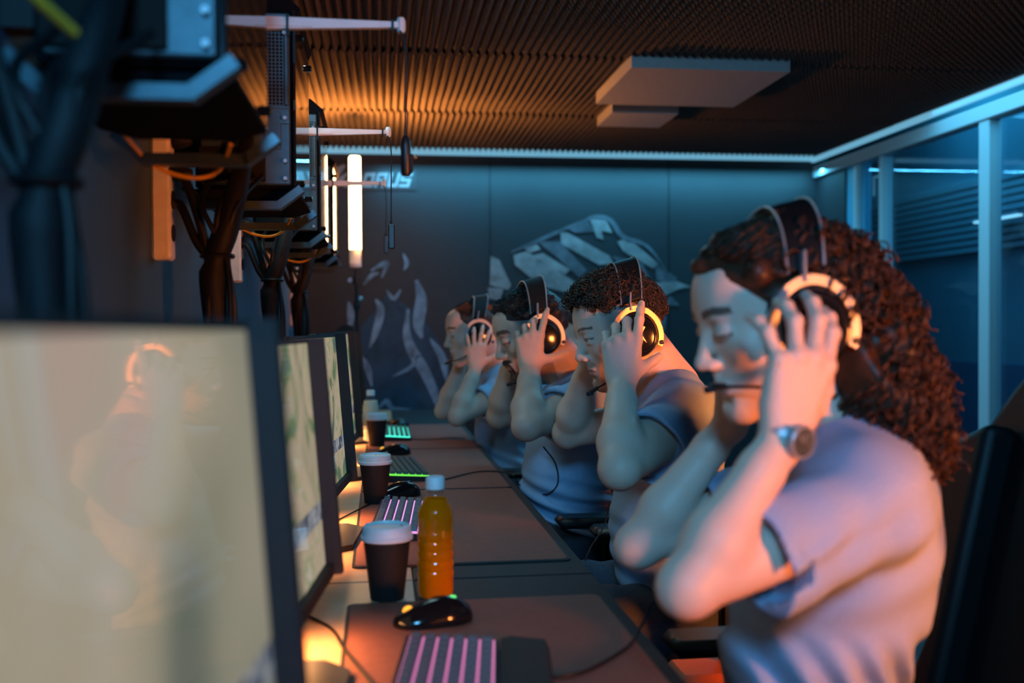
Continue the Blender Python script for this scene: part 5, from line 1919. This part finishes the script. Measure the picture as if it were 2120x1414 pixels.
f = hair_cap(H1, 0.012, 0.0055, lambda x, y, z: z - np.where(x > -0.01, 0.034 + 0.95 * np.clip(x - 0.025, 0, 1), 0.034 - 1.2 * np.clip(-0.01 - x, 0, 0.10)), lump=0.012, lumps=60,
             extra={'fn': big, 'lo': np.array(PY(1700, 960, 1.10)), 'hi': np.array(PY(1990, 430, 1.50))})
me, V = f.mesh('hair', 1)
ATT[0][1](put('hair', me, None, MT['hair_auburn']))
m = MB()
nrm = np.zeros(len(V) * 3, np.float32); me.vertex_normals.foreach_get('vector', nrm); nrm = nrm.reshape(-1, 3)
q_ = H1.local(V)
ok = np.where(((q_[:, 2] < 0.05) | (q_[:, 0] < -0.02)) & (V[:, 1] < 1.36))[0]
for vi in rng.choice(ok, 2300):          # loose spiral locks over the mass
    p = Vector(V[vi]) + Vector(nrm[vi]) * rnd.uniform(-0.004, 0.004)
    if p.z < PY(1800, 900, 1.3).z + 0.02 and rnd.random() < 0.6: continue
    if (p - H1.w(-0.004, 0.10, -0.02)).length < 0.088: continue
    nn_ = Vector(nrm[vi])
    L = rnd.uniform(0.035, 0.085)
    R = rnd.uniform(0.005, 0.010)
    d = Vector((0.25 + rnd.uniform(-0.3, 0.3), rnd.uniform(-0.25, 0.25), -1))
    d = (d - nn_ * d.dot(nn_) * 0.9).normalized()
    e1 = d.orthogonal().normalized(); e2 = d.cross(e1); ph = rnd.uniform(0, 6.28); tn = L / rnd.uniform(0.028, 0.045)
    N = 15
    pts = [p + d * (L * i / (N - 1)) + (e1 * cos(ph + tn * 6.28 * i / (N - 1)) + e2 * sin(ph + tn * 6.28 * i / (N - 1))) * R for i in range(N)]
    m.tube(pts, rnd.uniform(0.0012, 0.0026), 4)
for _ in range(900):           # combed-back waves from the hairline
    th = rnd.uniform(20, 52); ph = rnd.uniform(-65, 65)
    pts = []
    w0 = rnd.uniform(0, 6.28); amp = rnd.uniform(0.002, 0.006)
    for i in range(12):
        p, n = on_scalp(H1, th - i * 13, ph * (1 + 0.02 * i), 0.013 + rnd.uniform(0, 0.003))
        p = p + n * (amp * sin(w0 + i * 1.3)) + Vector((0, amp * cos(w0 + i * 1.1), 0))
        pts.append(H1.w(*p))
    m.tube(pts, rnd.uniform(0.0009, 0.0015), 3)
o = m.build('hair_locks', MT['hair_auburn'], None, False); o.data.shade_smooth(); ATT[0][1](o)

# ---------------- headsets
make_headset(H1, 'headset with silver ring held by the nearest player', [(0.012, 0.106, -0.045), (0.045, 0.092, -0.062), (0.085, 0.060, -0.055), (0.118, 0.030, -0.048)], 'silver', False, 0.123)
make_headset(H2, 'black headset with a brass emblem on the curly haired player', [(0.020, 0.104, -0.045), (0.060, 0.088, -0.073), (0.095, 0.062, -0.088), (0.120, 0.045, -0.096)], 'gold', True, 0.130)
make_headset(H3, 'headset on the player with the dark goatee', [(0.015, 0.104, -0.050), (0.055, 0.085, -0.088), (0.095, 0.055, -0.098), (0.115, 0.040, -0.096)], 'silver')
make_headset(H4, 'headset on the farthest player with tied back hair', [(0.018, 0.102, -0.045), (0.070, 0.075, -0.075), (0.125, 0.035, -0.085)], 'silver', False, 0.117)

# ---------------- wristwatch of the first player
wp = Vector(P1['wrL']); ud = (wp - Vector(P1['elL'])).normalized()
wt = empty('wristwatch', (0, 0, 0), 0, 'round dark-faced wristwatch on the nearest player\'s wrist', 'watch')
nn = Vector((0.55, -1, 0.05)); nn = (nn - ud * nn.dot(ud)).normalized(); sd = ud.cross(nn)
Mw = Matrix((sd, ud, nn)).transposed().to_4x4(); Mw.translation = wp - ud * 0.004
wt.matrix_world = Mw
ringp = [(0.0268 * sin(a), 0, 0.0258 * cos(a)) for a in [2 * pi * i / 28 for i in range(29)]]
MB().tube(ringp, 0.0085, 8, flat=0.22).build('strap', MT['silver'], wt, True)
MB().lathe([(0.0175, 0.024), (0.0195, 0.026), (0.0195, 0.033), (0.0180, 0.0345), (0.0168, 0.0345), (0.0165, 0.0335)], 36).build('watch_case', MT['silver'], wt, True)
MT['dial'] = mat('watch_dial', (0.10, 0.12, 0.11), 0.25, vary=0.3, vscale=400)
MB().lathe([(0.001, 0.0337), (0.0166, 0.0337)], 36, cap=True).build('dial', MT['dial'], wt)
for a in (20, 75):
    MB().box((-0.0005, 0, 0.0339), (0.0005, 0.011, 0.0343), M=Matrix.Rotation(radians(a), 4, 'Z')).build('watch_hand', MT['silver'], wt)

# ---------------- fifth person, glimpsed behind between the third and the second player
H5 = Head(PY(1196, 690, 4.9), -20, 5, 1.0)
P5 = person_spec(head=H5, fem=False, open_eyes=False, res=0.0065, shres=0.008, neckr=0.056, neck=H5.O + V3(0.03, 0, -0.20),
                 shL=H5.O + V3(0.04, -0.18, -0.26), shR=H5.O + V3(0.04, 0.18, -0.26), elL=H5.O + V3(0.0, -0.24, -0.52), elR=H5.O + V3(0.0, 0.24, -0.52),
                 wrL=H5.O + V3(-0.23, -0.16, -0.56), wrR=H5.O + V3(-0.23, 0.16, -0.56), chest=H5.O + V3(0.05, 0, -0.38), pelvis=V3(H5.O.x + 0.09, H5.O.y, 0.575),
                 handL=dict(u=(-1, 0.1, 0), n=(0, 0, 1)), handR=dict(u=(-1, -0.1, 0), n=(0, 0, 1)), skin=(0.55, 0.38, 0.30))
r5, at5 = build_person(P5, 'person seated far behind, glimpsed between two headset players')
del r5['group']
f = hair_cap(H5, 0.010, 0.008, lambda x, y, z: z - np.where(x > 0, 0.040 + 0.5 * np.clip(x, 0, 1), 0.040 - 0.9 * np.clip(-x, 0, 0.08)))
me, V = f.mesh('hair', 1)
at5(put('hair', me, None, MT['hair_black']))

# ================================================================== GAMING CHAIRS
def make_chair(back_tilt=12, tall=True):
    t = empty('gaming_chair', (0, 0, 0), 0)     # faces -x; origin on the floor under the column
    # seat with raised sides
    m = MB().box((-0.27, -0.17, 0.40), (0.22, 0.17, 0.475), bev=0.025)
    m.build('seat_cushion', MT['leather'], t, True)
    for sy in (-1, 1):
        MB().box((-0.26, min(sy * 0.17, sy * 0.255), 0.40), (0.22, max(sy * 0.17, sy * 0.255), 0.505), bev=0.03).build('seat_bolster', MT['leather'], t, True)
    # back: extruded outline with shoulder wings
    Mb = Matrix.Translation((0.20, 0, 0.44)) @ Matrix.Rotation(radians(back_tilt), 4, 'Y')
    half = [(0.19, 0.0), (0.23, 0.10), (0.20, 0.24), (0.19, 0.34), (0.255, 0.48), (0.265, 0.58), (0.20, 0.68), (0.15, 0.74), (0.16, 0.84), (0.10, 0.88)]
    if not tall: half = [(0.19, 0.0), (0.215, 0.10), (0.20, 0.24), (0.205, 0.34), (0.215, 0.42), (0.19, 0.485), (0.12, 0.51)]
    out = half + [(-a, b) for a, b in half[::-1]]
    q = MB().prism(out, 'x', 0.02, 0.085)
    q.v = [tuple(Mb @ Vector(p)) for p in q.v]
    o = q.build('backrest', MT['leather'], t, True)
    md = o.modifiers.new('bev', 'BEVEL'); md.width = 0.022; md.segments = 3
    for sy in (-1, 1):
        poly = [(sy * 0.13, 0.06), (sy * 0.225, 0.12), (sy * 0.190, 0.26), (sy * 0.185, 0.35), (sy * 0.25, 0.50), (sy * 0.255, 0.57), (sy * 0.15, 0.62)]
        if not tall: poly = [(sy * 0.13, 0.06), (sy * 0.205, 0.12), (sy * 0.190, 0.26), (sy * 0.195, 0.35), (sy * 0.20, 0.42), (sy * 0.13, 0.45)]
        if sy > 0: poly = poly[::-1]
        q = MB().prism(poly, 'x', -0.035, 0.03)
        q.v = [tuple(Mb @ Vector(p)) for p in q.v]
        o = q.build('wing', MT['leather'], t, True)
        md = o.modifiers.new('bev', 'BEVEL'); md.width = 0.018; md.segments = 3
        if not tall: continue
        q = MB().prism([(sy * 0.135, 0.30), (sy * 0.185, 0.34), (sy * 0.225, 0.46), (sy * 0.16, 0.50)], 'x', 0.085, 0.094)
        q.v = [tuple(Mb @ Vector(p)) for p in q.v]
        q.build('green_reflection', MT['green'], t)
    if tall:
        MB().box((-0.035, -0.11, 0.68), (0.03, 0.11, 0.79), bev=0.03, M=Mb).build('head_cushion', MT['leather'], t, True)
    for sy in (-1, 1):
        ar = MB().box((-0.16, sy * 0.30 - 0.045, 0.655), (0.10, sy * 0.30 + 0.045, 0.685), bev=0.012)
        ar.build('armrest', MT['black'], t, True)
        MB().box((-0.03, sy * 0.30 - 0.015, 0.42), (0.03, sy * 0.30 + 0.015, 0.656), bev=0.006).box((-0.03, min(sy * 0.2, sy * 0.31), 0.385), (0.03, max(sy * 0.2, sy * 0.31), 0.405)).build('armrest_post', MT['black'], t)
    MB().lathe([(0.035, 0.08), (0.035, 0.24), (0.024, 0.24), (0.024, 0.38)], 20).build('gas_column', MT['black'], t, True)
    MB().box((-0.12, -0.10, 0.375), (0.12, 0.10, 0.402), bev=0.005).build('tilt_mechanism', MT['black'], t)
    for i in range(5):
        a = radians(72 * i + 18)
        MB().tube([(0.02 * cos(a), 0.02 * sin(a), 0.10), (0.18 * cos(a), 0.18 * sin(a), 0.085), (0.31 * cos(a), 0.31 * sin(a), 0.065)], [0.030, 0.024, 0.016], 8, flat=0.7).build('base_arm', MT['black'], t, True)
        MB().lathe([(0.027, -0.011), (0.028, 0), (0.027, 0.011)], 16, (0.31 * cos(a), 0.31 * sin(a), 0.028), axis='y').build('castor', MT['matte'], t, True)
    return t


ch = make_chair(14)
ch2 = make_chair(8, False)
CH = [(P1, 0.030, 'black gaming chair of the nearest player, at the right edge'), (P2, 0.03, 'gaming chair behind the curly haired player'),
      (P3, 0.03, 'gaming chair of the player with the goatee'), (P4, 0.03, 'gaming chair of the farthest headset player'), (P5, 0.03, 'chair of the person seated far behind')]
for i, (P, dx, lab) in enumerate(CH):
    o = ch if i == 0 else (ch2 if i == 1 else copy_tree(ch2))
    pl = P['pelvis']
    o.location = (pl[0] + dx, pl[1], 0)
    tag(o, lab, 'chair', 'gaming chairs')

# stool standing in for a chair corner, its orange light put into the colour
p = PY(1440, 1385, 1.87)
b = empty('low_stool', (p.x + 0.05, 1.87, 0), 0, 'salmon orange leather seat seen low beside the nearest player\'s torso', 'stool')
MB().box((-0.11, -0.07, p.z - 0.08), (0.14, 0.07, p.z + 0.005), bev=0.025).build('cushion', MT['salmon'], b, True)
for sx in (-0.09, 0.11):
    for sy in (-0.05, 0.05):
        MB().tube([(sx, sy, 0), (sx, sy, p.z - 0.07)], 0.012, 8).build('leg', MT['black'], b, True)
# small purple ring light at the right edge
p = PY(2116, 985, 1.55)
rl = empty('ring_light', tuple(p), 0, 'small purple glowing ring at the far right edge', 'light')
MB().tube([(0.018 * cos(a), 0, 0.018 * sin(a)) for a in [2 * pi * i / 24 for i in range(25)]], 0.0035, 8).build('ring', MT['purple'], rl, True)
MB().lathe([(0.006, -0.003), (0.007, 0.003)], 12, axis='y').build('centre_button', MT['gold'], rl, True)
